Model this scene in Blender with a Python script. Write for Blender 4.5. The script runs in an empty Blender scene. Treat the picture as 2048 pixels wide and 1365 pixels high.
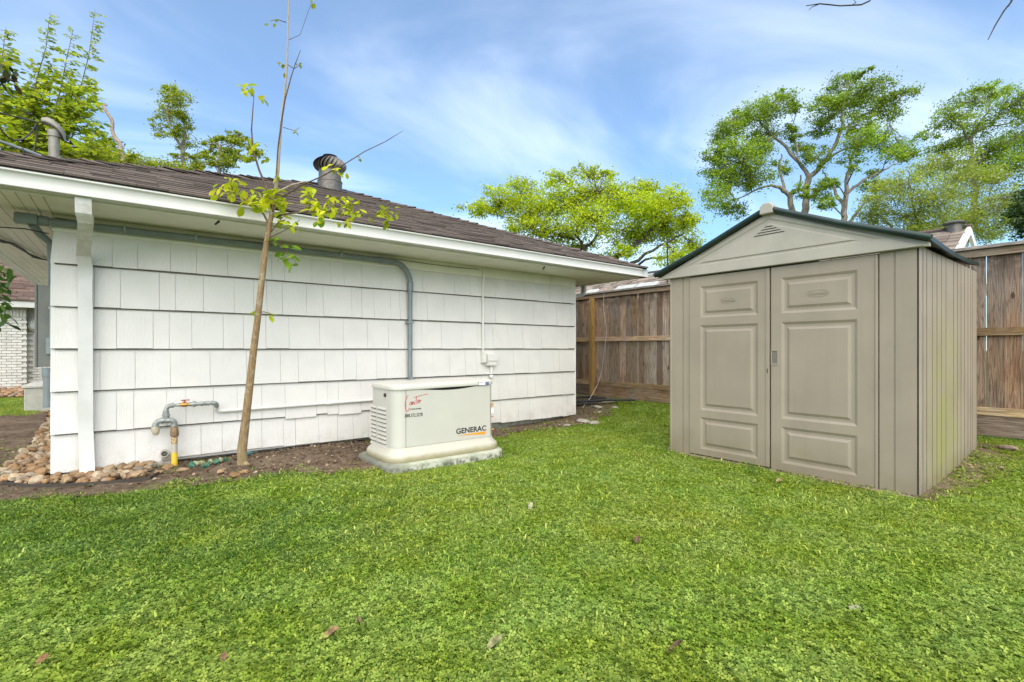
import bpy, bmesh, math, random
import numpy as np
from mathutils import Vector, Matrix, noise as mnoise

R = math.radians
rng = random.Random(11)
nrng = np.random.default_rng(5)
SC = bpy.context.scene
COL = SC.collection

# ------------------------------------------------------------------ camera, sky, sun, exposure
F, CX, HY, CH = 985.0, 1024.0, 697.5, 1.17        # focal length and centre in photo pixels, camera height
YAW = -38.0
FX, FY = math.sin(R(-YAW)), math.cos(R(-YAW))      # forward
RX, RY = math.cos(R(-YAW)), -math.sin(R(-YAW))     # right
cam_d = bpy.data.cameras.new('camera')
cam = bpy.data.objects.new('camera', cam_d); COL.objects.link(cam)
cam.location = (0, 0, CH); cam.rotation_euler = (R(90), 0, R(YAW))
cam_d.sensor_width = 36; cam_d.lens = F / 2048 * 36
cam_d.shift_y = (HY - 682.5) / 2048
cam_d.clip_end = 2000; cam_d.clip_start = 0.05
SC.camera = cam

SUN_EL, SUN_AZ = 51.0, 216.0                       # azimuth clockwise from +Y
world = bpy.data.worlds.new('World'); SC.world = world; world.use_nodes = True
wn, wl = world.node_tree.nodes, world.node_tree.links
wn.clear()
w_out = wn.new('ShaderNodeOutputWorld'); w_bg = wn.new('ShaderNodeBackground')
w_sky = wn.new('ShaderNodeTexSky'); w_sky.sky_type = 'NISHITA'; w_sky.sun_disc = False
w_sky.sun_elevation = R(SUN_EL); w_sky.sun_rotation = R(SUN_AZ)
w_sky.air_density = 1.0; w_sky.dust_density = 0.6; w_sky.ozone_density = 2.0
w_tc = wn.new('ShaderNodeTexCoord')
def wmath(op, a, b=None):
    n = wn.new('ShaderNodeMath'); n.operation = op
    for i, v in enumerate((a, b)):
        if v is None: continue
        if isinstance(v, (int, float)): n.inputs[i].default_value = v
        else: wl.new(v, n.inputs[i])
    return n.outputs[0]
w_sep = wn.new('ShaderNodeSeparateXYZ'); wl.new(w_tc.outputs['Generated'], w_sep.inputs[0])
w_h = wmath('ADD', wmath('ABSOLUTE', w_sep.outputs[2]), 0.22)
w_cmb = wn.new('ShaderNodeCombineXYZ')
wl.new(wmath('DIVIDE', w_sep.outputs[0], w_h), w_cmb.inputs[0]); wl.new(wmath('DIVIDE', w_sep.outputs[1], w_h), w_cmb.inputs[1])
w_map = wn.new('ShaderNodeMapping'); w_map.inputs['Rotation'].default_value = (0, 0, R(22)); w_map.inputs['Scale'].default_value = (1.0, 1.3, 1)
w_map.inputs['Location'].default_value = (1.15, 0.55, 0)
wl.new(w_cmb.outputs[0], w_map.inputs[0])
w_n1 = wn.new('ShaderNodeTexNoise'); w_n1.inputs['Scale'].default_value = 0.95; w_n1.inputs['Detail'].default_value = 6; w_n1.inputs['Roughness'].default_value = 0.5
w_n1.inputs['Distortion'].default_value = 0.9
wl.new(w_map.outputs[0], w_n1.inputs['Vector'])
w_rmp = wn.new('ShaderNodeMapRange'); w_rmp.interpolation_type = 'SMOOTHSTEP'
w_rmp.inputs['From Min'].default_value = 0.40; w_rmp.inputs['From Max'].default_value = 0.80
w_rmp.inputs['To Min'].default_value = 0.09; w_rmp.inputs['To Max'].default_value = 0.54
wl.new(w_n1.outputs['Fac'], w_rmp.inputs['Value'])
w_tint = wn.new('ShaderNodeMix'); w_tint.data_type = 'RGBA'; w_tint.blend_type = 'MULTIPLY'; w_tint.inputs[0].default_value = 1
w_tint.inputs[7].default_value = (0.68, 0.99, 1.16, 1)
wl.new(w_sky.outputs[0], w_tint.inputs[6])
w_mix = wn.new('ShaderNodeMix'); w_mix.data_type = 'RGBA'
w_mix.inputs[7].default_value = (8.6, 9.3, 10.0, 1)
wl.new(w_rmp.outputs[0], w_mix.inputs[0]); wl.new(w_tint.outputs[2], w_mix.inputs[6])
wl.new(w_mix.outputs[2], w_bg.inputs['Color']); w_bg.inputs['Strength'].default_value = 0.10
wl.new(w_bg.outputs[0], w_out.inputs['Surface'])

sun_d = bpy.data.lights.new('sun', 'SUN'); sun = bpy.data.objects.new('sun', sun_d); COL.objects.link(sun)
sun_d.energy = 3.0; sun_d.angle = R(100); sun_d.color = (1.0, 0.87, 0.68)
sv = Vector((math.sin(R(SUN_AZ)) * math.cos(R(SUN_EL)), math.cos(R(SUN_AZ)) * math.cos(R(SUN_EL)), math.sin(R(SUN_EL))))
sun.rotation_euler = sv.to_track_quat('Z', 'Y').to_euler(); sun.location = (0, -5, 20)

vs = SC.view_settings
vs.view_transform = 'Standard'; vs.look = 'None'; vs.gamma = 1.0; vs.use_curve_mapping = False; vs.exposure = 1.05

# ------------------------------------------------------------------ pixel helpers (photo pixel -> world point on a known plane)
def tdir(px):
    t = (px - CX) / F
    return FX + t * RX, FY + t * RY
def P(px, py, D):
    a, b = tdir(px); return Vector((a * D, b * D, CH + (HY - py) * D / F))
def onY(px, py, Y):
    a, b = tdir(px); return P(px, py, Y / b)
def onX(px, py, X):
    a, b = tdir(px); return P(px, py, X / a)
def onZ(px, py, z=0.0):
    return P(px, py, (CH - z) * F / (py - HY))

# ------------------------------------------------------------------ object helpers
WL = {}
def wloc(o): return WL.get(o.name, Vector((0, 0, 0)))
def link(o, parent, origin):
    COL.objects.link(o)
    o.location = Vector(origin) - (wloc(parent) if parent else Vector((0, 0, 0)))
    if parent: o.parent = parent
    WL[o.name] = Vector(origin)
    return o
def tag(o, label=None, cat=None, group=None, kind=None):
    if label: o['label'] = label
    if cat: o['category'] = cat
    if group: o['group'] = group
    if kind: o['kind'] = kind
    return o
def thing(name, loc, label, cat, group=None, kind=None):
    o = bpy.data.objects.new(name, None); o.empty_display_size = 0.1
    link(o, None, loc)
    return tag(o, label, cat, group, kind)

class MB:
    """collects geometry in world coordinates"""
    def __init__(s): s.v = []; s.f = []; s.m = []
    def add(s, vs, fs, mi=0):
        n = len(s.v); s.v += [tuple(p) for p in vs]
        s.f += [tuple(i + n for i in f) for f in fs]; s.m += [mi] * len(fs); return s
    def box(s, x0, x1, y0, y1, z0, z1, mi=0):
        v = [(x, y, z) for z in (z0, z1) for y in (y0, y1) for x in (x0, x1)]
        return s.add(v, [(0, 2, 3, 1), (4, 5, 7, 6), (0, 1, 5, 4), (2, 6, 7, 3), (0, 4, 6, 2), (1, 3, 7, 5)], mi)
    def tube(s, pts, rad, n=10, cap=True, mi=0):
        pts = [Vector(p) for p in pts]
        if isinstance(rad, (int, float)): rad = [rad] * len(pts)
        rings = []; up = None
        for i, p in enumerate(pts):
            a = pts[max(i - 1, 0)]; b = pts[min(i + 1, len(pts) - 1)]
            t = (b - a)
            t = t.normalized() if t.length > 1e-9 else Vector((0, 0, 1))
            if up is None:
                up = t.orthogonal().normalized()
            up = (up - t * up.dot(t))
            up = up.normalized() if up.length > 1e-6 else t.orthogonal().normalized()
            w = t.cross(up)
            rings.append([p + (up * math.cos(2 * math.pi * k / n) + w * math.sin(2 * math.pi * k / n)) * rad[i] for k in range(n)])
        v = [q for r in rings for q in r]; f = []
        for i in range(len(pts) - 1):
            for k in range(n):
                f.append((i * n + k, i * n + (k + 1) % n, (i + 1) * n + (k + 1) % n, (i + 1) * n + k))
        if cap:
            f.append(tuple(reversed(range(n)))); f.append(tuple((len(pts) - 1) * n + k for k in range(n)))
        return s.add(v, f, mi)
    def loft(s, rings, cap0=True, cap1=True, closed=True, mi=0):
        n = len(rings[0]); v = [q for r in rings for q in r]; f = []
        for i in range(len(rings) - 1):
            for k in range(n if closed else n - 1):
                f.append((i * n + k, i * n + (k + 1) % n, (i + 1) * n + (k + 1) % n, (i + 1) * n + k))
        if cap0: f.append(tuple(reversed(range(n))))
        if cap1: f.append(tuple((len(rings) - 1) * n + k for k in range(n)))
        return s.add(v, f, mi)
    def prism(s, poly, d, mi=0):
        """poly: planar 3d polygon, extruded by vector d"""
        d = Vector(d); a = [Vector(p) for p in poly]; b = [p + d for p in a]
        return s.loft([a, b], mi=mi)
    def build(s, name, mats, parent=None, origin=None, smooth=None, bevel=None, seg=1):
        if origin is None: origin = wloc(parent) if parent else (0, 0, 0)
        o0 = Vector(origin)
        me = bpy.data.meshes.new(name)
        me.from_pydata([Vector(p) - o0 for p in s.v], [], s.f)
        if not isinstance(mats, (list, tuple)): mats = [mats]
        for m in mats: me.materials.append(m)
        me.polygons.foreach_set('material_index', s.m)
        bm = bmesh.new(); bm.from_mesh(me)
        bmesh.ops.recalc_face_normals(bm, faces=bm.faces)
        if bevel:
            es = [e for e in bm.edges if len(e.link_faces) == 2 and e.calc_face_angle(0) > R(40)]
            bmesh.ops.bevel(bm, geom=es, offset=bevel, segments=seg, affect='EDGES', clamp_overlap=True)
        bm.to_mesh(me); bm.free()
        if smooth is not None:
            me.shade_smooth()
            if smooth < 180: me.set_sharp_from_angle(angle=R(smooth))
        me.update()
        return link(bpy.data.objects.new(name, me), parent, origin)

def inst(name, me, parent, loc, rot=(0, 0, 0), scale=(1, 1, 1)):
    o = bpy.data.objects.new(name, me); link(o, parent, loc)
    o.rotation_euler = rot; o.scale = scale
    return o

def fast_quads(name, V, mats, mi=None, parent=None, origin=(0, 0, 0)):
    """V: (N,4,3) float array of quads"""
    V = np.asarray(V, dtype=np.float32) - np.array(origin, dtype=np.float32)
    N = len(V); me = bpy.data.meshes.new(name)
    me.vertices.add(N * 4); me.vertices.foreach_set('co', V.reshape(-1))
    me.loops.add(N * 4); me.loops.foreach_set('vertex_index', np.arange(N * 4, dtype=np.int32))
    me.polygons.add(N); me.polygons.foreach_set('loop_start', np.arange(0, N * 4, 4, dtype=np.int32))
    try: me.polygons.foreach_set('loop_total', np.full(N, 4, dtype=np.int32))
    except Exception: pass
    for m in (mats if isinstance(mats, (list, tuple)) else [mats]): me.materials.append(m)
    if mi is not None: me.polygons.foreach_set('material_index', np.asarray(mi, dtype=np.int32))
    me.update(calc_edges=True); me.validate()
    return link(bpy.data.objects.new(name, me), parent, origin)

def gz(x, y):
    t = min(max((x - 5.3) / 2.35, 0), 1); s = t * t * (3 - 2 * t)
    d2 = ((x - 4.6) / 1.5) ** 2 + ((y - 5.7) / 1.1) ** 2
    d3 = ((x - 2.7) / .95) ** 2 + ((y - 4.3) / .45) ** 2
    return 0.14 * s - .065 * math.exp(-d2) - .03 * math.exp(-d3)

# ------------------------------------------------------------------ materials
class M:
    def __init__(s, name):
        s.mat = bpy.data.materials.new(name); s.mat.use_nodes = True
        s.n = s.mat.node_tree.nodes; s.l = s.mat.node_tree.links
        s.b = s.n['Principled BSDF']; s.out = s.n['Material Output']; s.g = None
    def sock(s, v, inp):
        if hasattr(v, 'is_output'): s.l.new(v, inp)
        else: inp.default_value = v
    def pos(s):
        if s.g is None: s.g = s.n.new('ShaderNodeNewGeometry')
        return s.g.outputs['Position']
    def island(s):
        s.pos(); return s.g.outputs['Random Per Island']
    def rand(s): return s.n.new('ShaderNodeObjectInfo').outputs['Random']
    def objco(s): return s.n.new('ShaderNodeTexCoord').outputs['Object']
    def mapping(s, v, scale=(1, 1, 1), loc=(0, 0, 0), rot=(0, 0, 0)):
        m = s.n.new('ShaderNodeMapping'); s.l.new(v, m.inputs[0])
        m.inputs['Scale'].default_value = scale; s.sock(loc, m.inputs['Location']); m.inputs['Rotation'].default_value = rot
        return m.outputs[0]
    def noise(s, scale, detail=3, rough=.55, vec=None, dist=0.0):
        n = s.n.new('ShaderNodeTexNoise'); n.inputs['Scale'].default_value = scale; n.inputs['Detail'].default_value = detail
        n.inputs['Roughness'].default_value = rough; n.inputs['Distortion'].default_value = dist
        s.l.new(vec if vec is not None else s.pos(), n.inputs['Vector']); return n.outputs['Fac']
    def voro(s, scale, vec=None, out='Distance', feature='F1'):
        n = s.n.new('ShaderNodeTexVoronoi'); n.feature = feature; n.inputs['Scale'].default_value = scale
        s.l.new(vec if vec is not None else s.pos(), n.inputs['Vector']); return n.outputs[out]
    def math(s, op, a, b=0.5, c=None):
        n = s.n.new('ShaderNodeMath'); n.operation = op
        s.sock(a, n.inputs[0]); s.sock(b, n.inputs[1])
        if c is not None: s.sock(c, n.inputs[2])
        return n.outputs[0]
    def rng(s, v, a, b, c=0.0, d=1.0):
        n = s.n.new('ShaderNodeMapRange'); n.interpolation_type = 'SMOOTHSTEP'
        s.l.new(v, n.inputs['Value'])
        for k, x in zip(('From Min', 'From Max', 'To Min', 'To Max'), (a, b, c, d)): n.inputs[k].default_value = x
        return n.outputs[0]
    def mix(s, f, a, b, mode='MIX'):
        n = s.n.new('ShaderNodeMix'); n.data_type = 'RGBA'; n.blend_type = mode
        s.sock(f, n.inputs[0])
        for v, i in ((a, 6), (b, 7)):
            s.sock(v if hasattr(v, 'is_output') else (*v, 1), n.inputs[i])
        return n.outputs[2]
    def ramp(s, f, stops):
        n = s.n.new('ShaderNodeValToRGB'); e = n.color_ramp.elements
        while len(e) > 1: e.remove(e[-1])
        e[0].position = stops[0][0]; e[0].color = (*stops[0][1], 1)
        for p, c in stops[1:]:
            x = e.new(p); x.color = (*c, 1)
        s.l.new(f, n.inputs[0]); return n.outputs[0]
    def hsv(s, c, h=.5, sat=1.0, v=1.0):
        n = s.n.new('ShaderNodeHueSaturation'); s.l.new(c, n.inputs['Color'])
        s.sock(h, n.inputs['Hue']); s.sock(sat, n.inputs['Saturation']); s.sock(v, n.inputs['Value']); return n.outputs[0]
    def bump(s, hgt, strength=.5, dist=.01, base=None):
        n = s.n.new('ShaderNodeBump'); n.inputs['Strength'].default_value = strength; n.inputs['Distance'].default_value = dist
        s.l.new(hgt, n.inputs['Height'])
        if base is not None: s.l.new(base, n.inputs['Normal'])
        s.l.new(n.outputs[0], s.b.inputs['Normal']); return n.outputs[0]
    def sepz(s, v):
        n = s.n.new('ShaderNodeSeparateXYZ'); s.l.new(v, n.inputs[0]); return n.outputs
    def fin(s, col, rough=.6, metal=0.0, spec=.5):
        s.sock(col if hasattr(col, 'is_output') else (*col, 1), s.b.inputs['Base Color'])
        s.sock(rough, s.b.inputs['Roughness']); s.b.inputs['Metallic'].default_value = metal
        s.b.inputs['Specular IOR Level'].default_value = spec
        return s.mat
    def leafy(s, col, trans=.4, rough=.5):
        """principled + translucent so that leaves glow when lit from behind"""
        s.fin(col, rough + .1, spec=.18)
        t = s.n.new('ShaderNodeBsdfTranslucent'); mx = s.n.new('ShaderNodeMixShader'); mx.inputs[0].default_value = trans
        s.sock(col, t.inputs['Color'])
        s.l.new(s.b.outputs[0], mx.inputs[1]); s.l.new(t.outputs[0], mx.inputs[2]); s.l.new(mx.outputs[0], s.out.inputs['Surface'])
        return s.mat

def plain(name, col, rough=.6, metal=0.0, var=.12, scale=6, spec=.5):
    m = M(name); f = m.noise(scale, 4)
    c = m.mix(m.rng(f, .3, .75), tuple(x * (1 - var) for x in col), tuple(min(1, x * (1 + var)) for x in col))
    return m.fin(c, rough, metal, spec)

# white painted shakes: vertical combed grooves, faint grime near the ground
m = M('white_shake_paint')
st = m.noise(1, 3, .6, m.mapping(m.pos(), (150, 150, 1.2)))
blot = m.noise(3.2, 5)
c = m.mix(m.rng(blot, .35, .7), (.73, .705, .67), (.67, .648, .615))
c = m.mix(m.math('MULTIPLY', m.rand(), .5), c, (.67, .66, .64))
speck = m.voro(75); zz = m.sepz(m.pos())[2]
low = m.rng(zz, .65, .12)
sp = m.math('MULTIPLY', m.rng(speck, .24, .10), m.math('MULTIPLY', low, m.rng(m.noise(9, 3), .40, .58)))
c = m.mix(m.math('MULTIPLY', sp, .8), c, (.22, .2, .16))
dirt = m.math('MULTIPLY', m.rng(zz, .28, .03), m.rng(m.noise(7, 4), .35, .7))
c = m.mix(m.math('MULTIPLY', dirt, .5), c, (.42, .38, .30))
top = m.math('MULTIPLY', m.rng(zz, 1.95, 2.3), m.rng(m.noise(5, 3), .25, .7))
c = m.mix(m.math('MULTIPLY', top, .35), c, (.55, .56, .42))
m.bump(st, .9, .005); SHAKE = m.fin(c, .55)
m = M('white_trim_paint')
c = m.mix(m.rng(m.noise(4, 4), .35, .75), (.80, .80, .77), (.73, .735, .69)); TRIM = m.fin(c, .4)
m = M('soffit_paint')
c = m.mix(m.rng(m.noise(3, 4), .35, .75), (.80, .785, .69), (.72, .71, .61)); m.bump(m.noise(60, 2), .1, .002); SOFFIT = m.fin(c, .6)
BUTTSHADE = plain('butt_shade', (.12, .108, .09), .9)
SOFGAP = plain('soffit_gap', (.10, .095, .08))
GUTTER = plain('white_gutter', (.56, .56, .52), .35, 0, .05, 3)
m = M('downspout_white')
c = m.mix(m.rng(m.noise(5, 4), .4, .75), (.64, .635, .62), (.58, .575, .55))
g = m.math('MULTIPLY', m.rng(m.sepz(m.pos())[2], 1.98, 2.1), m.rng(m.noise(14, 4), .35, .6))
c = m.mix(m.math('MULTIPLY', g, .55), c, (.42, .40, .31)); DOWNS = m.fin(c, .35)
CONCRETE = plain('concrete_base', (.33, .33, .29), .85, 0, .25, 12)
DARKGAP = plain('dark_void', (.03, .028, .025), .9)
# asphalt shingles
def shingle_mat(name, a, b, objrand=True):
    m = M(name); g = m.voro(420, out='Color'); gr = m.sepz(g)[0]
    c = m.mix(gr, a, b)
    r = m.rand() if objrand else m.island()
    c = m.hsv(c, .5, 1.0, m.math('MULTIPLY_ADD', r, .75, .62))
    c = m.mix(m.math('MULTIPLY', m.rng(m.noise(1.5, 4), .5, .75), .25), c, (.2, .17, .14))
    m.bump(m.noise(350, 2), .5, .003); return m.fin(c, .92, spec=.2)
ROOFSH = shingle_mat('roof_shingle_brown', (.070, .055, .047), (.155, .125, .106))
ROOFST = shingle_mat('roof_shingle_brown_far', (.070, .055, .047), (.155, .125, .106), False)
ROOFU = plain('roof_underlay', (.05, .045, .04), .95)
# fence wood
def wood_mat(name, cols, grey, knots=True, axis=2, ends=True):
    m = M(name)
    oi = m.n.new('ShaderNodeObjectInfo'); r = oi.outputs['Random']
    cmb = m.n.new('ShaderNodeCombineXYZ'); 
    off = m.math('MULTIPLY', r, 37.0)
    for k in range(3): m.l.new(off, cmb.inputs[k])
    sc = [1, 1, 1]; 
    sc = [24, 24, 24]; sc[axis] = 1.6
    v = m.mapping(m.objco(), tuple(sc), cmb.outputs[0])
    grain = m.noise(1.3, 6, .65, v, 1.2)
    fine = m.noise(5, 3, .6, v)
    c = m.ramp(grain, [(0.25, cols[0]), (.5, cols[1]), (.72, cols[2])])
    c = m.mix(m.rng(r, 0, 1, 0, .0) if False else m.math('MULTIPLY', m.rng(m.noise(1.0, 3, .5, m.mapping(m.objco(), (3, 3, .9), cmb.outputs[0])), .36, .66), grey), c, (.31, .275, .24))
    c = m.hsv(c, m.math('MULTIPLY_ADD', m.math('FRACT', m.math('MULTIPLY', r, 7.3), 0),   .016, .494), m.math('MULTIPLY_ADD', m.math('FRACT', m.math('MULTIPLY', r, 13.7), 0), .5, .7), m.math('MULTIPLY_ADD', r, .9, .6))
    cath = m.noise(1.0, 2, .45, m.mapping(m.objco(), (11, 11, .75) if axis == 2 else (11, .75, 11), cmb.outputs[0]))
    c = m.mix(m.math('MULTIPLY', m.rng(m.math('SINE', m.math('MULTIPLY', cath, 70.0), 0), .1, 1.0), .42), c, tuple(x * .6 for x in cols[0]))
    if knots:
        kv = m.mapping(m.objco(), (7, 7, 3.2) if axis == 2 else (3.2, 3.2, 7), cmb.outputs[0])
        kd = m.voro(1.0, kv); k = m.rng(kd, .17, .06)
        c = m.mix(m.math('MULTIPLY', k, .85), c, (.055, .03, .018))
        ringk = m.math('MULTIPLY', m.rng(kd, .42, .18), m.rng(m.math('SINE', m.math('MULTIPLY', kd, 60), 0), -.2, .8))
        c = m.mix(m.math('MULTIPLY', ringk, .35), c, cols[0])
    c = m.mix(m.math('MULTIPLY', m.rng(fine, .52, .75), .5), c, tuple(x * .45 for x in cols[0]))
    if ends:
        z = m.sepz(m.pos())[2]
        stn = m.math('MULTIPLY', m.rng(z, 1.75, 2.3), m.rng(m.noise(9, 3), .28, .6))
        c = m.mix(m.math('MULTIPLY', stn, .8), c, (.045, .026, .016))
        st2 = m.math('MULTIPLY', m.rng(z, .75, .45), m.rng(m.noise(8, 3), .4, .65))
        c = m.mix(m.math('MULTIPLY', st2, .35), c, (.08, .06, .045))
    m.bump(m.math('ADD', grain, fine), .9, .010)
    return m.fin(c, .85, spec=.2)
PICKET = wood_mat('cedar_picket', [(.14, .08, .044), (.34, .215, .13), (.50, .355, .24)], .65)
RAILW = wood_mat('fence_rail_wood', [(.22, .13, .07), (.42, .28, .155), (.56, .42, .27)], .35, False, 1, False)
KICKW = wood_mat('kickboard_wood', [(.12, .07, .04), (.24, .15, .085), (.33, .23, .145)], .3, False, 1, False)
POSTW = wood_mat('treated_post', [(.40, .22, .06), (.60, .37, .115), (.66, .46, .19)], .08, True, 2, False)
CAPW = wood_mat('fence_cap_wood', [(.11, .095, .085), (.21, .19, .17), (.33, .30, .27)], .7, False, 1, False)
# shed plastic
m = M('taupe_resin'); zz = m.sepz(m.pos())[2]
c = m.mix(m.rng(m.noise(2.0, 5), .35, .7), (.308, .262, .198), (.272, .23, .176))
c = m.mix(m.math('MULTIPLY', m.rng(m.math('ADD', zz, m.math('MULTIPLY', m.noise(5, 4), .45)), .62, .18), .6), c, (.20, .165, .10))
stk = m.math('MULTIPLY', m.rng(m.noise(1, 4, .6, m.mapping(m.pos(), (14, 14, .7))), .5, .72), .22)
c = m.mix(stk, c, (.22, .19, .14))
m.bump(m.noise(260, 3, .6), .35, .0025); RESIN = m.fin(c, .5)
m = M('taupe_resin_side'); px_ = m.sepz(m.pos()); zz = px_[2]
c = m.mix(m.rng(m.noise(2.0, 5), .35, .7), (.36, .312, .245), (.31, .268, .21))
band = m.math('MULTIPLY', m.rng(px_[0], 4.95, 5.5), m.rng(px_[0], 6.5, 5.8))
alg = m.math('MULTIPLY', m.math('MULTIPLY', band, m.rng(zz, 1.75, .7)), m.rng(m.noise(3.5, 4), .25, .6))
c = m.mix(m.math('MULTIPLY', alg, .7), c, (.33, .33, .11))
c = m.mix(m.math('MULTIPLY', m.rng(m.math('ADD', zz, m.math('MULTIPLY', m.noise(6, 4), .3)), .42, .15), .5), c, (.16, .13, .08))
m.bump(m.noise(260, 3, .6), .3, .0025); RESINS = m.fin(c, .5)
GABLE = plain('gable_resin', (.385, .355, .295), .5, 0, .07, 4)
m = M('green_roof_resin'); c = m.mix(m.rng(m.noise(4, 4), .4, .75), (.006, .022, .018), (.014, .036, .03)); m.bump(m.noise(200, 2), .3, .002); GREENR = m.fin(c, .45)
DARKLINE = plain('shadow_gap', (.04, .036, .03), .8)
# generator
GEN = plain('generator_beige', (.52, .508, .458), .38, 0, .03, 3)
m = M('generator_base'); zz = m.sepz(m.pos())[2]
c = m.mix(m.rng(m.math('ADD', zz, m.math('MULTIPLY', m.noise(14, 4), .06)), .16, .09), (.46, .445, .375), (.34, .30, .18)); GENB = m.fin(c, .5)
m = M('mossy_pad'); v = m.noise(9, 5)
c = m.mix(m.rng(v, .35, .7), (.42, .43, .35), (.29, .32, .23)); zz = m.sepz(m.pos())[2]
k = m.math('MULTIPLY', m.rng(m.noise(22, 4), .44, .6), m.rng(zz, .055, -.01))
c = m.mix(m.math('MULTIPLY', k, .8), c, (.06, .06, .045))
k2 = m.rng(m.math('ADD', m.sepz(m.pos())[0], m.math('MULTIPLY', m.noise(12, 3), .3)), 2.42, 2.05)
c = m.mix(m.math('MULTIPLY', k2, .75), c, (.085, .085, .07)); m.bump(m.noise(60, 4), .4, .006); PAD = m.fin(c, .9)
SLOT = plain('slot_shade', (.16, .15, .12), .7)
INK = plain('black_print', (.02, .02, .022), .5); RED = plain('red_print', (.55, .05, .055), .5); ORANGE = plain('orange_print', (.75, .30, .03), .5)
WHITEP = plain('white_print', (.8, .8, .8), .4); BLUEP = plain('blue_print', (.12, .15, .25), .4)
# pipes
GALV = plain('galvanised', (.33, .355, .345), .5, .45, .3, 40)
CONDUIT = plain('grey_conduit', (.19, .225, .235), .4, 0, .1, 8)
BRASS = plain('brass', (.40, .24, .07), .4, .7, .25, 40)
RUST = plain('rusty_iron', (.26, .17, .10), .8, .2, .35, 45)
TANCAP = plain('tan_cap', (.48, .43, .31), .5, 0, .12, 30)
REDH = plain('red_handle', (.42, .11, .06), .5, 0, .2, 50)
YELLOW = plain('yellow_pipe', (.74, .50, .05), .45, 0, .08, 30)
m = M('worn_tape'); c = m.mix(m.rng(m.noise(70, 4), .44, .6), (.55, .40, .20), (.20, .10, .05)); TAPE = m.fin(c, .7)
PALEPIPE = plain('pale_painted_pipe', (.45, .42, .35), .7, 0, .1, 25)
WHITEPIPE = plain('white_pipe', (.74, .73, .69), .45, 0, .05, 10)
CREAMBOX = plain('cream_box', (.70, .69, .65), .4, 0, .05, 10)
PANELG = plain('panel_grey', (.155, .165, .15), .45, 0, .1, 6)
METAL = plain('vent_metal', (.145, .132, .115), .45, .35, .25, 25)
METALD = plain('vent_metal_dark', (.06, .057, .053), .5, .4, .2, 25)
MAST = plain('mast_metal', (.25, .235, .20), .55, .3, .15, 25)
CABLE = plain('black_cable', (.025, .025, .025), .6)
WIREW = plain('pale_wire', (.62, .6, .56), .6)
# ground things
m = M('soil'); v = m.noise(14, 6, .65); c = m.ramp(v, [(.25, (.06, .042, .03)), (.5, (.15, .108, .075)), (.75, (.27, .205, .15))])
c = m.mix(m.rng(m.noise(1.6, 3), .45, .7), c, (.24, .185, .13)); m.bump(m.noise(45, 5, .7), .9, .03); SOIL = m.fin(c, .95, spec=.1)
m = M('lawn_earth'); v = m.noise(30, 5); c = m.ramp(v, [(.3, (.05, .065, .016)), (.7, (.12, .14, .04))])
MGROUND = m.fin(c, .95, spec=.1)
m = M('river_stone'); r = m.rand()
c = m.ramp(r, [(0, (.20, .10, .045)), (.2, (.33, .175, .085)), (.4, (.25, .15, .09)), (.6, (.40, .255, .145)), (.75, (.19, .145, .115)), (.88, (.46, .34, .23)), (1, (.30, .26, .21))])
c = m.mix(m.math('MULTIPLY', m.rng(m.noise(26, 5), .4, .7), .5), c, (.20, .115, .06)); c = m.hsv(c, .513, .92, 1.05); m.bump(m.noise(60, 4), .35, .008); STONE = m.fin(c, .8, spec=.25)
m = M('river_stone_small'); r = m.island()
c = m.ramp(r, [(0, (.26, .13, .055)), (.3, (.38, .22, .11)), (.6, (.30, .19, .12)), (.8, (.22, .17, .13)), (1, (.46, .34, .23))]); m.bump(m.noise(60, 4), .35, .008); STONES = m.fin(c, .85, spec=.2)
m = M('mulch'); r = m.island(); c = m.ramp(r, [(0, (.05, .03, .02)), (.4, (.15, .095, .06)), (.75, (.27, .185, .12)), (1, (.44, .35, .25))]); MULCH = m.fin(c, .95, spec=.1)
GREYSTONE = plain('grey_stone', (.36, .33, .28), .85, 0, .3, 30)
# vegetation
def leaf_mat(name, a, b, c3, trans=.4, scale=.7, objr=False, rough=.5):
    m = M(name); r = m.rand() if objr else m.island()
    c = m.ramp(r, [(0, a), (.55, b), (1, c3)])
    c = m.hsv(c, .5, 1, m.rng(m.noise(scale, 3), .3, .7, .72, 1.22)); return m.leafy(c, trans, rough)
def bark_mat(name, a, b, sc=18):
    m = M(name); v = m.noise(1, 5, .6, m.mapping(m.pos(), (sc, sc, sc * .35)))
    c = m.mix(m.rng(v, .3, .7), a, b); m.bump(v, .5, .02); return m.fin(c, .9, spec=.15)
BARKG = bark_mat('bark_grey', (.13, .11, .09), (.30, .27, .23), 6)
BARKD = bark_mat('bark_dark', (.035, .030, .024), (.11, .095, .075), 6)
m = M('sapling_bark'); v = m.noise(1, 5, .6, m.mapping(m.pos(), (60, 60, 9)))
c = m.mix(m.rng(v, .3, .7), (.21, .13, .065), (.36, .245, .125)); zz = m.sepz(m.pos())[2]
c = m.mix(m.math('MULTIPLY', m.rng(zz, .55, .0), .55), c, (.30, .25, .13)); c = m.mix(m.math('MULTIPLY', m.rng(m.noise(16, 4), .56, .66), .6), c, (.42, .38, .28)); c = m.mix(m.rng(m.voro(22), .16, .07), c, (.10, .065, .035)); c = m.mix(m.math('MULTIPLY', m.rng(zz, 2.3, 3.0), .8), c, (.40, .35, .28)); m.bump(v, .6, .012); BARKS = m.fin(c, .8)
TWIG = bark_mat('twig_bark', (.09, .06, .04), (.20, .14, .09), 40)
TWIGL = bark_mat('twig_pale', (.30, .25, .19), (.46, .40, .32), 40)
DEADW = bark_mat('dead_wood', (.22, .16, .12), (.38, .30, .24), 20)

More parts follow.
